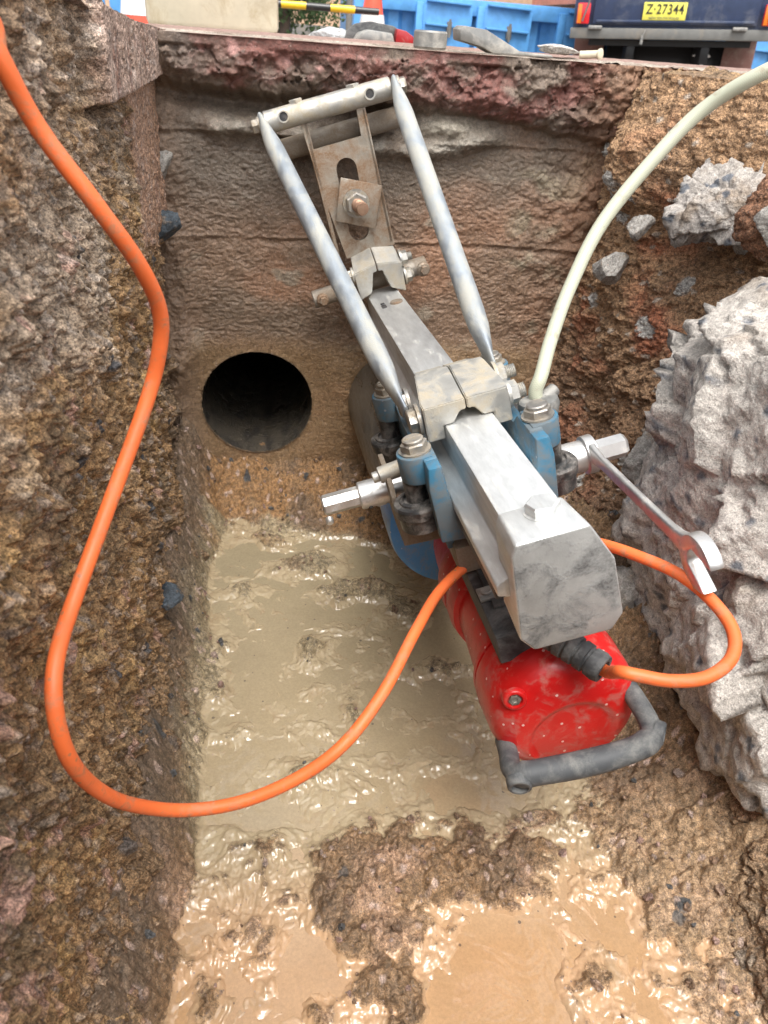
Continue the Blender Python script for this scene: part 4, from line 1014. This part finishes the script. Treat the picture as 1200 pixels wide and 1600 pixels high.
# cable gland
bm = bmesh.new()
G0 = V3(.003, -.572, -.112); G1 = V3(.0275, -.6085, -.1250); gd = (G1-G0); gl = gd.length
pr = [(0, .0125)]
for k in range(4):
    a = .007+k*.0085; pr += [(a, .0115-k*.0002), (a+.0006, .0092), (a+.0022, .0092), (a+.0028, .0118-k*.0004)]
pr += [(gl-.004, .0112), (gl, .0100), (gl, .0066), (gl-.003, .0062)]
add_lathe(bm, G0, gd, pr, 32, True, True)
obj('cable_gland', bm, M['rubber'], motor, 45)

# core bit
BC = V3(0.0, 0, -.190)
bm = bmesh.new(); add_lathe(bm, (BC.x, -.286, BC.z), (0, 1, 0), [(0, .020), (0, .074), (.003, .0800), (.010, .0818), (.060, .0818), (.060, .0808)], 80)
cb = obj('core_bit_head', bm, M['bluering'], rig, 40)
bm = bmesh.new(); add_lathe(bm, (BC.x, -.226, BC.z), (0, 1, 0), [(0, .0812), (.36, .0812)], 80); obj('core_bit_barrel', bm, M['barrel'], rig)
bm = bmesh.new(); add_cyl(bm, (BC.x, -.315, BC.z), (BC.x, -.285, BC.z), .024, 24, .001); obj('spindle', bm, M['greytool'], rig)

# ------------------------------------------------------------------ spanner on the shaft
def rw(p): return RIGM @ Vector(p)
def ladd(bm, f):
    for v in bm.verts: v.co = f(v.co)
sp_root = empty('combination_spanner', rw((.1105, -.39, -.0868)))
bm = bmesh.new(); W = lambda x, y, z: rw((x, y, z))-sp_root.location
x0 = .1105
add_lathe(bm, V3(x0-.0055, -.39, -.0868), (1, 0, 0), [(0, .0112), (0, .0165), (.001, .0180), (.010, .0180), (.011, .0165), (.011, .0112)], 40, False, False)
n = 40                                                                      # inner wall
ladd(bm, lambda c: W(*c)); obj('ring_end', bm, M['chrome'], sp_root)
bm = bmesh.new()
A0 = V3(x0, -.402, -.0800); A1 = V3(x0, -.5700, -.0745)
pts = [A0+(A1-A0)*t for t in (0, .06, .14, .5, .85, .94, 1.0)]
rings = []; d = (A1-A0).normalized(); sidev = V3(1, 0, 0); upv = d.cross(sidev)
for p, (a, b) in zip(pts, ((.0042, .010), (.0036, .0078), (.0032, .0062), (.0030, .0060), (.0032, .0066), (.0036, .0085), (.0040, .012))):
    ring = []
    for k in range(20):
        an = 2*PI*k/20; ca, sa = math.cos(an), math.sin(an)
        ring.append(bm.verts.new(p+sidev*a*math.copysign(abs(ca)**.6, ca)+upv*b*math.copysign(abs(sa)**.6, sa)))
    rings.append(ring)
for a, b in zip(rings[:-1], rings[1:]):
    for k in range(20): bm.faces.new((a[k], a[(k+1) % 20], b[(k+1) % 20], b[k]))
bm.faces.new(rings[0][::-1]); bm.faces.new(rings[-1])
ladd(bm, lambda c: W(*c)); obj('shank', bm, M['chrome'], sp_root, 60)
bm = bmesh.new()
jc = (-.586, -.0765); R_ = .0215; out = []
for k in range(25):
    a = math.radians(-15+15)+math.radians(38+ (284)*k/24); out.append((jc[0]+R_*math.cos(a+PI+math.radians(18)), jc[1]+R_*math.sin(a+PI+math.radians(18))))
ja = PI+math.radians(18)
e1 = (jc[0]+.0145*math.cos(ja+.62), jc[1]+.0145*math.sin(ja+.62)); e2 = (jc[0]+.0145*math.cos(ja-.62), jc[1]+.0145*math.sin(ja-.62))
inn = []
for k in range(7):
    a = ja+.62+PI*.55+(k/6)*(2*PI-2*(.62+PI*.55)); inn.append((jc[0]+.0105*math.cos(a), jc[1]+.0105*math.sin(a)))
poly = out+inn[::-1]
add_prism(bm, poly, lambda a, b, t: V3(t, a, b), x0-.0052, x0+.0052, .0012)
ladd(bm, lambda c: W(*c)); obj('jaw', bm, M['chrome'], sp_root, 40)
tag(sp_root, 'chrome combination spanner with its ring end on the right end of the drive shaft', 'spanner')

# ------------------------------------------------------------------ cable and hose
def tube_uv(name, pts, r, mat, n=24, cls=None):
    me = bpy.data.meshes.new(name); N = len(pts); P = [Vector(p) for p in pts]
    t = (P[1]-P[0]).normalized(); x, y, _ = frame(t); vs = []; L = [0]
    for i in range(1, N): L.append(L[-1]+(P[i]-P[i-1]).length)
    for i, p in enumerate(P):
        tn = (P[min(i+1, N-1)]-P[max(i-1, 0)]).normalized(); q = t.rotation_difference(tn); x = q @ x; y = q @ y; t = tn
        for k in range(n): vs.append(p+x*r*math.cos(2*PI*k/n)+y*r*math.sin(2*PI*k/n))
    fs = [(i*n+k, i*n+(k+1) % n, (i+1)*n+(k+1) % n, (i+1)*n+k) for i in range(N-1) for k in range(n)]
    fs += [tuple(range(n))[::-1], tuple(range((N-1)*n, N*n))]
    me.from_pydata([v[:] for v in vs], [], fs)
    uv = me.uv_layers.new(name='UVMap'); uvs = []
    for i in range(N-1):
        for k in range(n): uvs += [L[i]*60, k/n, L[i]*60, (k+1)/n, L[i+1]*60, (k+1)/n, L[i+1]*60, k/n]
    uvs += [0, 0]*(2*n); uv.data.foreach_set('uv', uvs)
    me.materials.append(mat); me.polygons.foreach_set('use_smooth', [True]*len(fs))
    o = bpy.data.objects.new(name, me); COL.objects.link(o); return o
def unp(px, py, Z):      # world point seen at a photograph pixel, used only as a measuring aid for the curves
    return _r2*((px-600)/1155*Z)+_u2*((800-py)/1155*Z)+_f*Z
CAB = [(-60, -30, .29), (0, 90, .305), (60, 200, .325), (150, 320, .345), (215, 410, .37), (248, 480, .395), (250, 540, .41), (230, 625, .42), (170, 790, .41), (115, 940, .39), (88, 1030, .368), (86, 1110, .362), (108, 1185, .375), (150, 1232, .405), (205, 1257, .44), (290, 1266, .472), (380, 1252, .48), (470, 1213, .483), (540, 1160, .487), (600, 1080, .505), (650, 985, .535), (690, 920, .57), (745, 872, .60), (800, 848, .612), (870, 836, .60), (940, 850, .560), (1000, 870, .532), (1060, 897, .512), (1112, 938, .494), (1145, 985, .478), (1143, 1028, .466), (1105, 1058, .458), (1050, 1064, .455), (1000, 1056, .457), (970, 1050, .462)]
ce = rw(G1+gd.normalized()*.002); ci = rw(G1-gd.normalized()*.010)
cpts = [V3(-1.6, .1, .10), V3(-.7, .22, .10), V3(-.32, .27, .115), V3(-.175, .325, .085)]+[unp(*c) for c in CAB]+[ce, ci]
o = tube_uv('power_cable', catmull(cpts, 8), .00425, M['orange'], 24)
tag(o, 'thick orange power cable looping down the left wall and round to the red motor', 'cable')
hp = [rw((.0670, -.398, -.022)), rw((.0668, -.398, -.008)), unp(846, 585, .606), unp(861, 530, .618), unp(890, 450, .626), unp(940, 350, .626), unp(1022, 248, .615), unp(1100, 170, .60), unp(1200, 110, .57), unp(1330, 60, .55), V3(.62, .58, .03), V3(.85, .56, .012), V3(1.3, .62, -.008), V3(2.4, .4, -.008)]
o = tube_uv('water_hose', catmull(hp, 12), .0058, M['hose'], 24)
tag(o, 'pale green braided water hose arching from the rig up over the right bank', 'hose')

# ------------------------------------------------------------------ things lying on the edge of the cut
def top_z(x, y): return -.0195-.0115*max(0, min(1, (y-1.2)/.85))
bm = bmesh.new()
add_lathe(bm, (0, 0, 0), (0, 0, 1), [(0, .0185), (.002, .0200), (.0165, .0200), (.0185, .0185), (.0185, .0150)], 36, True, False)
pr = []
for k in range(48):
    r = .0150 if k % 4 < 2 else .0128; a = 2*PI*k/48; pr.append((r*math.cos(a), r*math.sin(a)))
va = [bm.verts.new((a, b, .0185)) for a, b in pr]; vb = [bm.verts.new((a, b, .008)) for a, b in pr]
for k in range(48): bm.faces.new((va[k], va[(k+1) % 48], vb[(k+1) % 48], vb[k]))
bm.faces.new(vb)
vc = [bm.verts.new((.0152*math.cos(2*PI*k/48), .0152*math.sin(2*PI*k/48), .0186)) for k in range(48)]
for k in range(48): bm.faces.new((vc[k], vc[(k+1) % 48], va[(k+1) % 48], va[k]))
o = obj('ring_socket', bm, M['greytool'], None, 30); o.location = (.202, 1.03, -.0185); tag(o, 'round dusty grey ring socket standing on the pit edge left of the flat bar', 'socket')
bm = bmesh.new()
add_prism(bm, [(-.034, .010), (-.036, .021), (-.031, .0250), (-.002, .0225), (.045, .003), (.088, .0018), (.090, -.001), (.010, -.001), (-.006, .005)], XZ, -.014, .014, .0014)
o = obj('flat_spanner', bm, M['greytool'], None, 30); o.location = (.268, 1.035, -.0175); o.rotation_euler = (0, 0, .12); tag(o, 'flat grey spanner head lying tilted on the pit edge right of the ring socket', 'spanner')
for k, (x, y, s, lb, m_) in enumerate((((.372), 1.06, .008, 'crumpled whitish strip lying on the pit edge', 'rock'),)):
    o = rock('rubble_strip', (x, y, -.010), (.028, .010, .005), 61, M['rock'], 4, 10, .12, ((.60, .57, .53), (.40, .36, .32)), (0, .05, .1)); tag(o, lb, 'rubble')
rt = empty('pipe_offcut', (.446, 1.10, -.013)); rt.scale = (.62, .62, .62)
bm = bmesh.new(); add_cyl(bm, (-.042, .012, -.002), (-.004, 0, .002), .0075, 20, .001); obj('pipe', bm, M['cream'], rt)
bm = bmesh.new(); add_lathe(bm, (-.003, -.001, .002), (.8, -1, .1), [(0, .0105), (.004, .0115), (.005, .010), (.0052, .004)], 28); obj('end_cap', bm, M['cream'], rt)
tag(rt, 'short dusty cream pipe piece with round end on the pit edge under the tray corner', 'pipe')

# power tool and sheet behind the edge
T = empty('cut_off_saw', (.225, 1.62, -.026)); T.scale = (.9, .9, .78)
bm = bmesh.new(); add_prism(bm, [(-.075, .000), (-.068, .022), (-.050, .036), (-.02, .042), (.03, .036), (.048, .020), (.05, 0)], XZ, .02, .06, .004); obj('guard', bm, M['rubber'], T)
bm = bmesh.new(); add_prism(bm, [(-.060, 0), (-.050, .018), (-.030, .026), (.020, .022), (.026, 0)], XZ, -.02, .018, .004); obj('dusty_cover', bm, M['greytool'], T)
bm = bmesh.new(); add_prism(bm, [(.028, 0), (.030, .032), (.050, .028), (.066, .018), (.066, 0)], XZ, -.01, .04, .003); add_prism(bm, [(.070, 0), (.070, .016), (.080, .012), (.082, 0)], XZ, 0, .03, .002); obj('motor_body', bm, M['redbg'], T)
tag(T, 'dusty grey and red power tool lying behind the pit edge beneath the striped bar', 'power tool')
o = rock('dusty_bag', (.135, 1.66, -.026), (.045, .03, .018), 71, M['rock'], 5, 12, .07, ((.52, .54, .54), (.42, .43, .42)), (0, 0, 0)); tag(o, 'crumpled pale grey bag beside the grey and red power tool', 'bag')

# ------------------------------------------------------------------ background
def gz_(y): return float(np.interp(y, [0, 1, 2.05, 3.0, 5.0, 100], [-.018, -.018, -.031, -.12, -.72, -.75]))
C0 = empty('rendered_pillar', (-.100, 2.0, -.031))
bm = bmesh.new(); add_box(bm, (0, .1, .55), (.287, .22, 1.1), .012); obj('shaft', bm, M['cream'], C0)
bm = bmesh.new(); add_box(bm, (0, .1, 1.12), (.33, .26, .05), .01); obj('capping', bm, M['cream'], C0)
tag(C0, 'cream rendered pillar with stained face standing behind the pit edge', 'pillar')

def cone(x, y, z, lb, h=.7, s=1.0):
    c = empty('traffic_cone', (x, y, z)); c.scale = (s, s, s)
    bm = bmesh.new(); add_box(bm, (0, 0, .02), (.38, .38, .04), .012); obj('foot', bm, M['conered'], c)
    bm = bmesh.new(); f = lambda t: .14-.115*t
    add_lathe(bm, (0, 0, .04), (0, 0, 1), [(0, f(0)), (.66, f(1)), (.665, f(1)-.006)], 32); obj('body', bm, M['conered'], c)
    bm = bmesh.new(); add_lathe(bm, (0, 0, .04), (0, 0, 1), [(.20, f(.30)+.002), (.42, f(.62)+.002)], 32); obj('reflective_band', bm, M['whitebg'], c)
    return tag(c, lb, 'traffic cone')
cone(.70, 5.5, -.40, 'orange traffic cone holding the end of the yellow and black bar')
cone(-.62, 4.9, -.275, 'traffic cone with wide white band between the dark red board and the pillar')
PB = empty('striped_bar', (.10, 5.36, .085))
xs = np.linspace(0, .88, 7)
for k in range(6):
    bm = bmesh.new(); add_cyl(bm, (xs[k]-.26, 0, -.012), (xs[k+1]-.26, 0, -.012), .020-.001*(k % 2), 16)
    obj('black_band' if k % 2 else 'yellow_band', bm, M['blackbg' if k % 2 else 'yellow'], PB)
tag(PB, 'yellow and black striped barrier bar between the pillar and the orange cone', 'barrier bar')
PP = bmesh.new(); add_cyl(PP, (0, 0, 0), (0, 0, 1.4), .022, 16); add_lathe(PP, (0, 0, 0), (0, 0, 1), [(0, .16), (.03, .15), (.05, .04)], 24)
o = obj('thin_post', PP, M['greysteel']); o.location = (.625, 6.2, -.73); tag(o, 'thin dark post on round foot behind the striped bar', 'post')
bm = bmesh.new(); add_lathe(bm, (0, 0, 0), (0, 1, 0), [(0, .20), (.012, .20)], 64); RB = obj('round_board', bm, M['redbg']); RB.location = (-.765, 2.2, .13)
bm = bmesh.new(); add_lathe(bm, (0, -.004, 0), (0, 1, 0), [(0, .200), (0, .212), (.018, .212), (.018, .200)], 64, False, False); obj('rim', bm, M['whitebg'], RB); tag(RB, 'dark red round board with pale rim leaning above the left end of the pit edge', 'board')
bm = bmesh.new(); add_box(bm, (0, .02, .14), (.30, .03, .36), .005); o = obj('board_stand', bm, M['greysteel'], RB); o.location = (0, .03, -.36)

# container
def container(name, x0, x1, y, z0, z1, mat, lb, panels=True):
    c = empty(name, ((x0+x1)/2, y, z0)); L = x1-x0; H = z1-z0
    bm = bmesh.new()
    xs = np.arange(-L/2, L/2, .30); prof = []
    for x in xs: prof += [(x, 0), (x+.10, 0), (x+.15, .05), (x+.25, .05)]
    prof.append((L/2, 0)); prof += [(L/2, 2.2), (-L/2, 2.2)]
    add_prism(bm, prof, lambda a, b, t: V3(a, b+.05, t), 0, H)
    obj('corrugated_wall', bm, mat, c, 20)
    bm = bmesh.new()
    add_box(bm, (0, .03, .08), (L+.04, .12, .16), .01); add_box(bm, (0, .03, H-.07), (L+.04, .12, .14), .01)
    for x in (-L/2, L/2): add_box(bm, (x, .03, H/2), (.14, .14, H), .01)
    obj('frame', bm, mat, c)
    if panels:
        k = 0
        xx = -L/2+.9
        while xx < L/2-.6:
            bm = bmesh.new(); add_box(bm, (xx, -.01, H*.5), (.52, .05, H*.86), .008)
            add_box(bm, (xx-.30, -.02, H*.5), (.07, .10, H*.9), .008)
            d = obj('door_panel', bm, mat, c)
            for zz in (.80, 1.00):
                bm = bmesh.new(); add_box(bm, (xx, -.05, zz), (.46, .06, .022), .006, Matrix.Rotation(.03, 3, 'Y')); obj('ledge', bm, mat, d)
            bm = bmesh.new(); add_box(bm, (xx+.02, -.06, .78), (.05, .05, .12), .01); add_cyl(bm, (xx+.02, -.09, .70), (xx+.02, -.09, .86), .012, 10); obj('latch', bm, M['greysteel'], d)
            xx += .64 if k % 2 == 0 else .88; k += 1
    tag(c, lb, 'container'); return c
container('shipping_container', 1.02, 7.1, 9.0, -.75, .29, M['contblue'], 'blue steel container with latched door panels behind the pit')
container('salmon_container', 3.55, 8.3, 9.15, .36, 2.7, M['salmon'], 'salmon container standing on top of the blue container', False)
# low blue site panel at the left
BP = empty('site_fence_panel', (-1.6, 8.2, -.75))
bm = bmesh.new()
for k in range(8): add_box(bm, (-.8+k*.24, 0, .95), (.20, .03, 1.7), .004)
obj('blue_sheet', bm, M['contblue'], BP)
bm = bmesh.new(); add_box(bm, (0, -.03, .10), (2.2, .05, .08), .01); add_box(bm, (0, -.03, 1.8), (2.2, .05, .08), .01)
for x in (-.42, .12, .78): add_box(bm, (x, -.03, .95), (.05, .05, 1.7), .01)
obj('pale_frame', bm, M['whitebg'], BP); tag(BP, 'blue sheet fence panel with pale frame behind the pillar', 'fence')
# building
BW = empty('beige_building', (1.0, 14, -.75))
bm = bmesh.new(); add_box(bm, (0, 2, 2.2), (16, 4, 4.4)); obj('wall', bm, M['beige'], BW)
bm = bmesh.new(); add_box(bm, (0, 1.8, 4.5), (16.6, 4.6, .22), .02); obj('roof', bm, M['salmon'], BW)
bm = bmesh.new(); add_box(bm, (0, -.04, .35), (16, .1, .7), .01); obj('plinth', bm, M['greysteel'], BW)
tag(BW, 'plain beige building far behind the striped bar', 'building')
# tree
TR = empty('tree', (.22, 7.6, -.75))
bm = bmesh.new(); add_lathe(bm, (0, 0, 0), (0, 0, 1), [(0, .07), (.4, .05), (1.2, .035)], 12)
for k in range(5):
    a = k*1.3; add_lathe(bm, (0, 0, .35+.12*k), (math.cos(a), math.sin(a), .9), [(0, .025), (.3, .008)], 8)
obj('trunk', bm, M['bark'], TR)
bm = bmesh.new(); rnd = random.Random(3)
cl = [(rnd.gauss(0, .17), rnd.gauss(0, .2), rnd.uniform(.40, 1.5), rnd.uniform(.10, .2)) for k in range(30)]
for k in range(9500):
    cx_, cy_, cz_, cr_ = rnd.choice(cl); d = Vector((rnd.gauss(0, 1), rnd.gauss(0, 1), rnd.gauss(0, 1))).normalized()*cr_*rnd.uniform(.5, 1.05)
    p = Vector((cx_, cy_, cz_))+d; q = Euler((rnd.uniform(0, 6), rnd.uniform(0, 6), 0)).to_matrix(); s_ = rnd.uniform(.012, .026)
    bm.faces.new([bm.verts.new(p+q @ Vector(a)*s_) for a in ((-1, 0, 0), (0, -.45, .1), (1, 0, 0), (0, .45, .1))])
me = bpy.data.meshes.new('crown'); bm.to_mesh(me); bm.free(); me.materials.append(M['leaf']); o = bpy.data.objects.new('crown', me); COL.objects.link(o); o.parent = TR
tag(TR, 'dark green bushy tree right beside the cream pillar', 'tree')

# tray truck
U = empty('tray_truck', (3.74, 7.53, -.75)); U.rotation_euler = (0, math.radians(-3.0), math.radians(-20)); U.scale = (.95, 1, 1)
b0 = .825    # underside of the tray above the ground at its middle
bm = bmesh.new()
add_box(bm, (0, 1.6, b0+.40), (1.86, 3.1, .66), .01)
tray = obj('tray', bm, M['uteblue'], U)
bm = bmesh.new(); add_box(bm, (.0, .025, b0+.37), (1.50, .03, .52), .008)
add_box(bm, (0, -.0, b0+.135), (1.44, .025, .02), .004)
obj('tailgate', bm, M['uteblue'], tray)
bm = bmesh.new(); add_box(bm, (0, .05, b0+.04), (1.90, .12, .085), .008)
beam = obj('rear_beam', bm, M['greysteel'], U)
for x in (-.72, .60):
    bm = bmesh.new(); add_box(bm, (x, -.03, b0+.085), (.13, .05, .03), .01); obj('latch', bm, M['greytool'], beam)
bm = bmesh.new()
add_cyl(bm, (-.27, -.03, b0-.04), (-.27, -.03, b0+.03), .014, 12); add_cyl(bm, (-.27, -.03, b0+.02), (-.24, -.03, b0+.08), .006, 8)
obj('hook', bm, M['greytool'], beam)
for s in (-1, 1):
    bm = bmesh.new(); add_box(bm, (s*.845, -.01, b0+.19), (.12, .04, .16), .01); tl = obj('tail_light', bm, M['lampred'], U)
    bm = bmesh.new(); add_prism(bm, [(s*.845-.055, b0+.115), (s*.845-.015, b0+.115), (s*.845-.02, b0+.260), (s*.845-.055, b0+.260)], XZ, -.036, -.028, .002); obj('indicator_lens', bm, M['lampamber'], tl)
    bm = bmesh.new(); add_cyl(bm, (s*.80+.03, -.06, b0+.39), (s*.80-.05+.10*(s > 0), -.06, b0+.13), .008, 8); obj('rod', bm, M['greysteel'], tl)
# plate
bm = bmesh.new()
PW, PH = .392, .134
add_box(bm, (-.10, -.015, b0+.212), (PW, .006, PH), .003); pl = obj('number_plate', bm, M['plate'], U)
def text_mesh(s, size, mat, parent, loc, rot=(PI/2, 0, 0), sx=1, offset=0, name='lettering'):
    cu = bpy.data.curves.new('t', 'FONT'); cu.body = s; cu.size = size; cu.extrude = .0015; cu.align_x = 'CENTER'; cu.align_y = 'CENTER'; cu.offset = offset; cu.space_character = 1.1
    to = bpy.data.objects.new('t', cu); COL.objects.link(to); bpy.context.view_layer.update()
    me = bpy.data.meshes.new_from_object(to.evaluated_get(bpy.context.evaluated_depsgraph_get())); bpy.data.objects.remove(to)
    me.name = name; me.materials.clear(); me.materials.append(mat)
    o = bpy.data.objects.new(name, me); COL.objects.link(o); o.parent = parent; o.location = loc; o.rotation_euler = rot; o.scale = (sx, 1, 1); return o
text_mesh('Z·27344', .105, M['blackbg'], pl, (-.10, -.0200, b0+.224), sx=.88, offset=.0012)
text_mesh('NEW SOUTH WALES', .026, M['greysteel'], pl, (-.10, -.0200, b0+.160), sx=1.05)
# underbody, axle, wheels, mud flaps
bm = bmesh.new(); add_box(bm, (0, 1.6, b0-.03), (1.5, 3.0, .05)); add_box(bm, (-.35, 1.6, b0-.12), (.08, 3.0, .14), .01); add_box(bm, (.35, 1.6, b0-.12), (.08, 3.0, .14), .01); add_cyl(bm, (-.75, 1.15, .38), (.75, 1.15, .38), .06, 16); add_lathe(bm, (0, 1.0, .38), (0, 1, 0), [(0, .05), (.06, .15), (.24, .15), (.3, .05)], 20)
add_box(bm, (.12, 1.9, .62), (1.40, .9, .40), .02); add_box(bm, (.17, .75, .50), (1.45, .2, .56), .02); add_box(bm, (0, 2.9, .55), (1.7, .1, .7), .02)
obj('chassis', bm, M['darkund'], U)
for s in (-1, 1):
    wr = bpy.data.objects.new('wheel', None); COL.objects.link(wr); wr.parent = U; wr.location = (s*.70, 1.15, .38)
    bm = bmesh.new(); add_lathe(bm, (-.12, 0, 0), (1, 0, 0), [(0, .25), (.01, .34), (.04, .375), (.20, .375), (.23, .34), (.24, .25)], 48); obj('tyre', bm, M['tyre'], wr, 40)
    bm = bmesh.new(); add_lathe(bm, (-.10, 0, 0), (1, 0, 0), [(0, .23), (.03, .22), (.05, .08), (.15, .08), (.17, .22), (.20, .23)], 32); obj('rim', bm, M['greysteel'], wr)
    bm = bmesh.new(); add_box(bm, (s*.74, .50, .50), (.30, .012, .66), .004); obj('mud_flap', bm, M['mudflap'], U)
# cab ahead of the tray
bm = bmesh.new(); add_prism(bm, [(3.25, .45), (3.25, 1.35), (3.45, 1.95), (4.6, 1.95), (5.1, 1.35), (6.0, 1.20), (6.1, .5)], YZ, -.85, .85, .03); cab = obj('cab', bm, M['uteblue'], U)
bm = bmesh.new(); add_prism(bm, [(3.30, 1.40), (3.452, 1.85), (3.457, 1.85), (3.305, 1.40)], lambda a, b, t: V3(t, a-.03, b), -.7, .7); obj('rear_window', bm, M['blackbg'], cab)
tag(U, 'dark blue tray truck seen from behind with yellow number plate', 'truck')
bm = bmesh.new(); add_prism(bm, [(0, 0), (.06, .02), (.17, .01), (.18, -.01), (.10, -.02), (.13, -.08), (.10, -.09), (.06, -.02)], XZ, 0, .01, .001)
o = obj('white_bracket', bm, M['whitebg'], U); o.location = (.28, .4, .70)
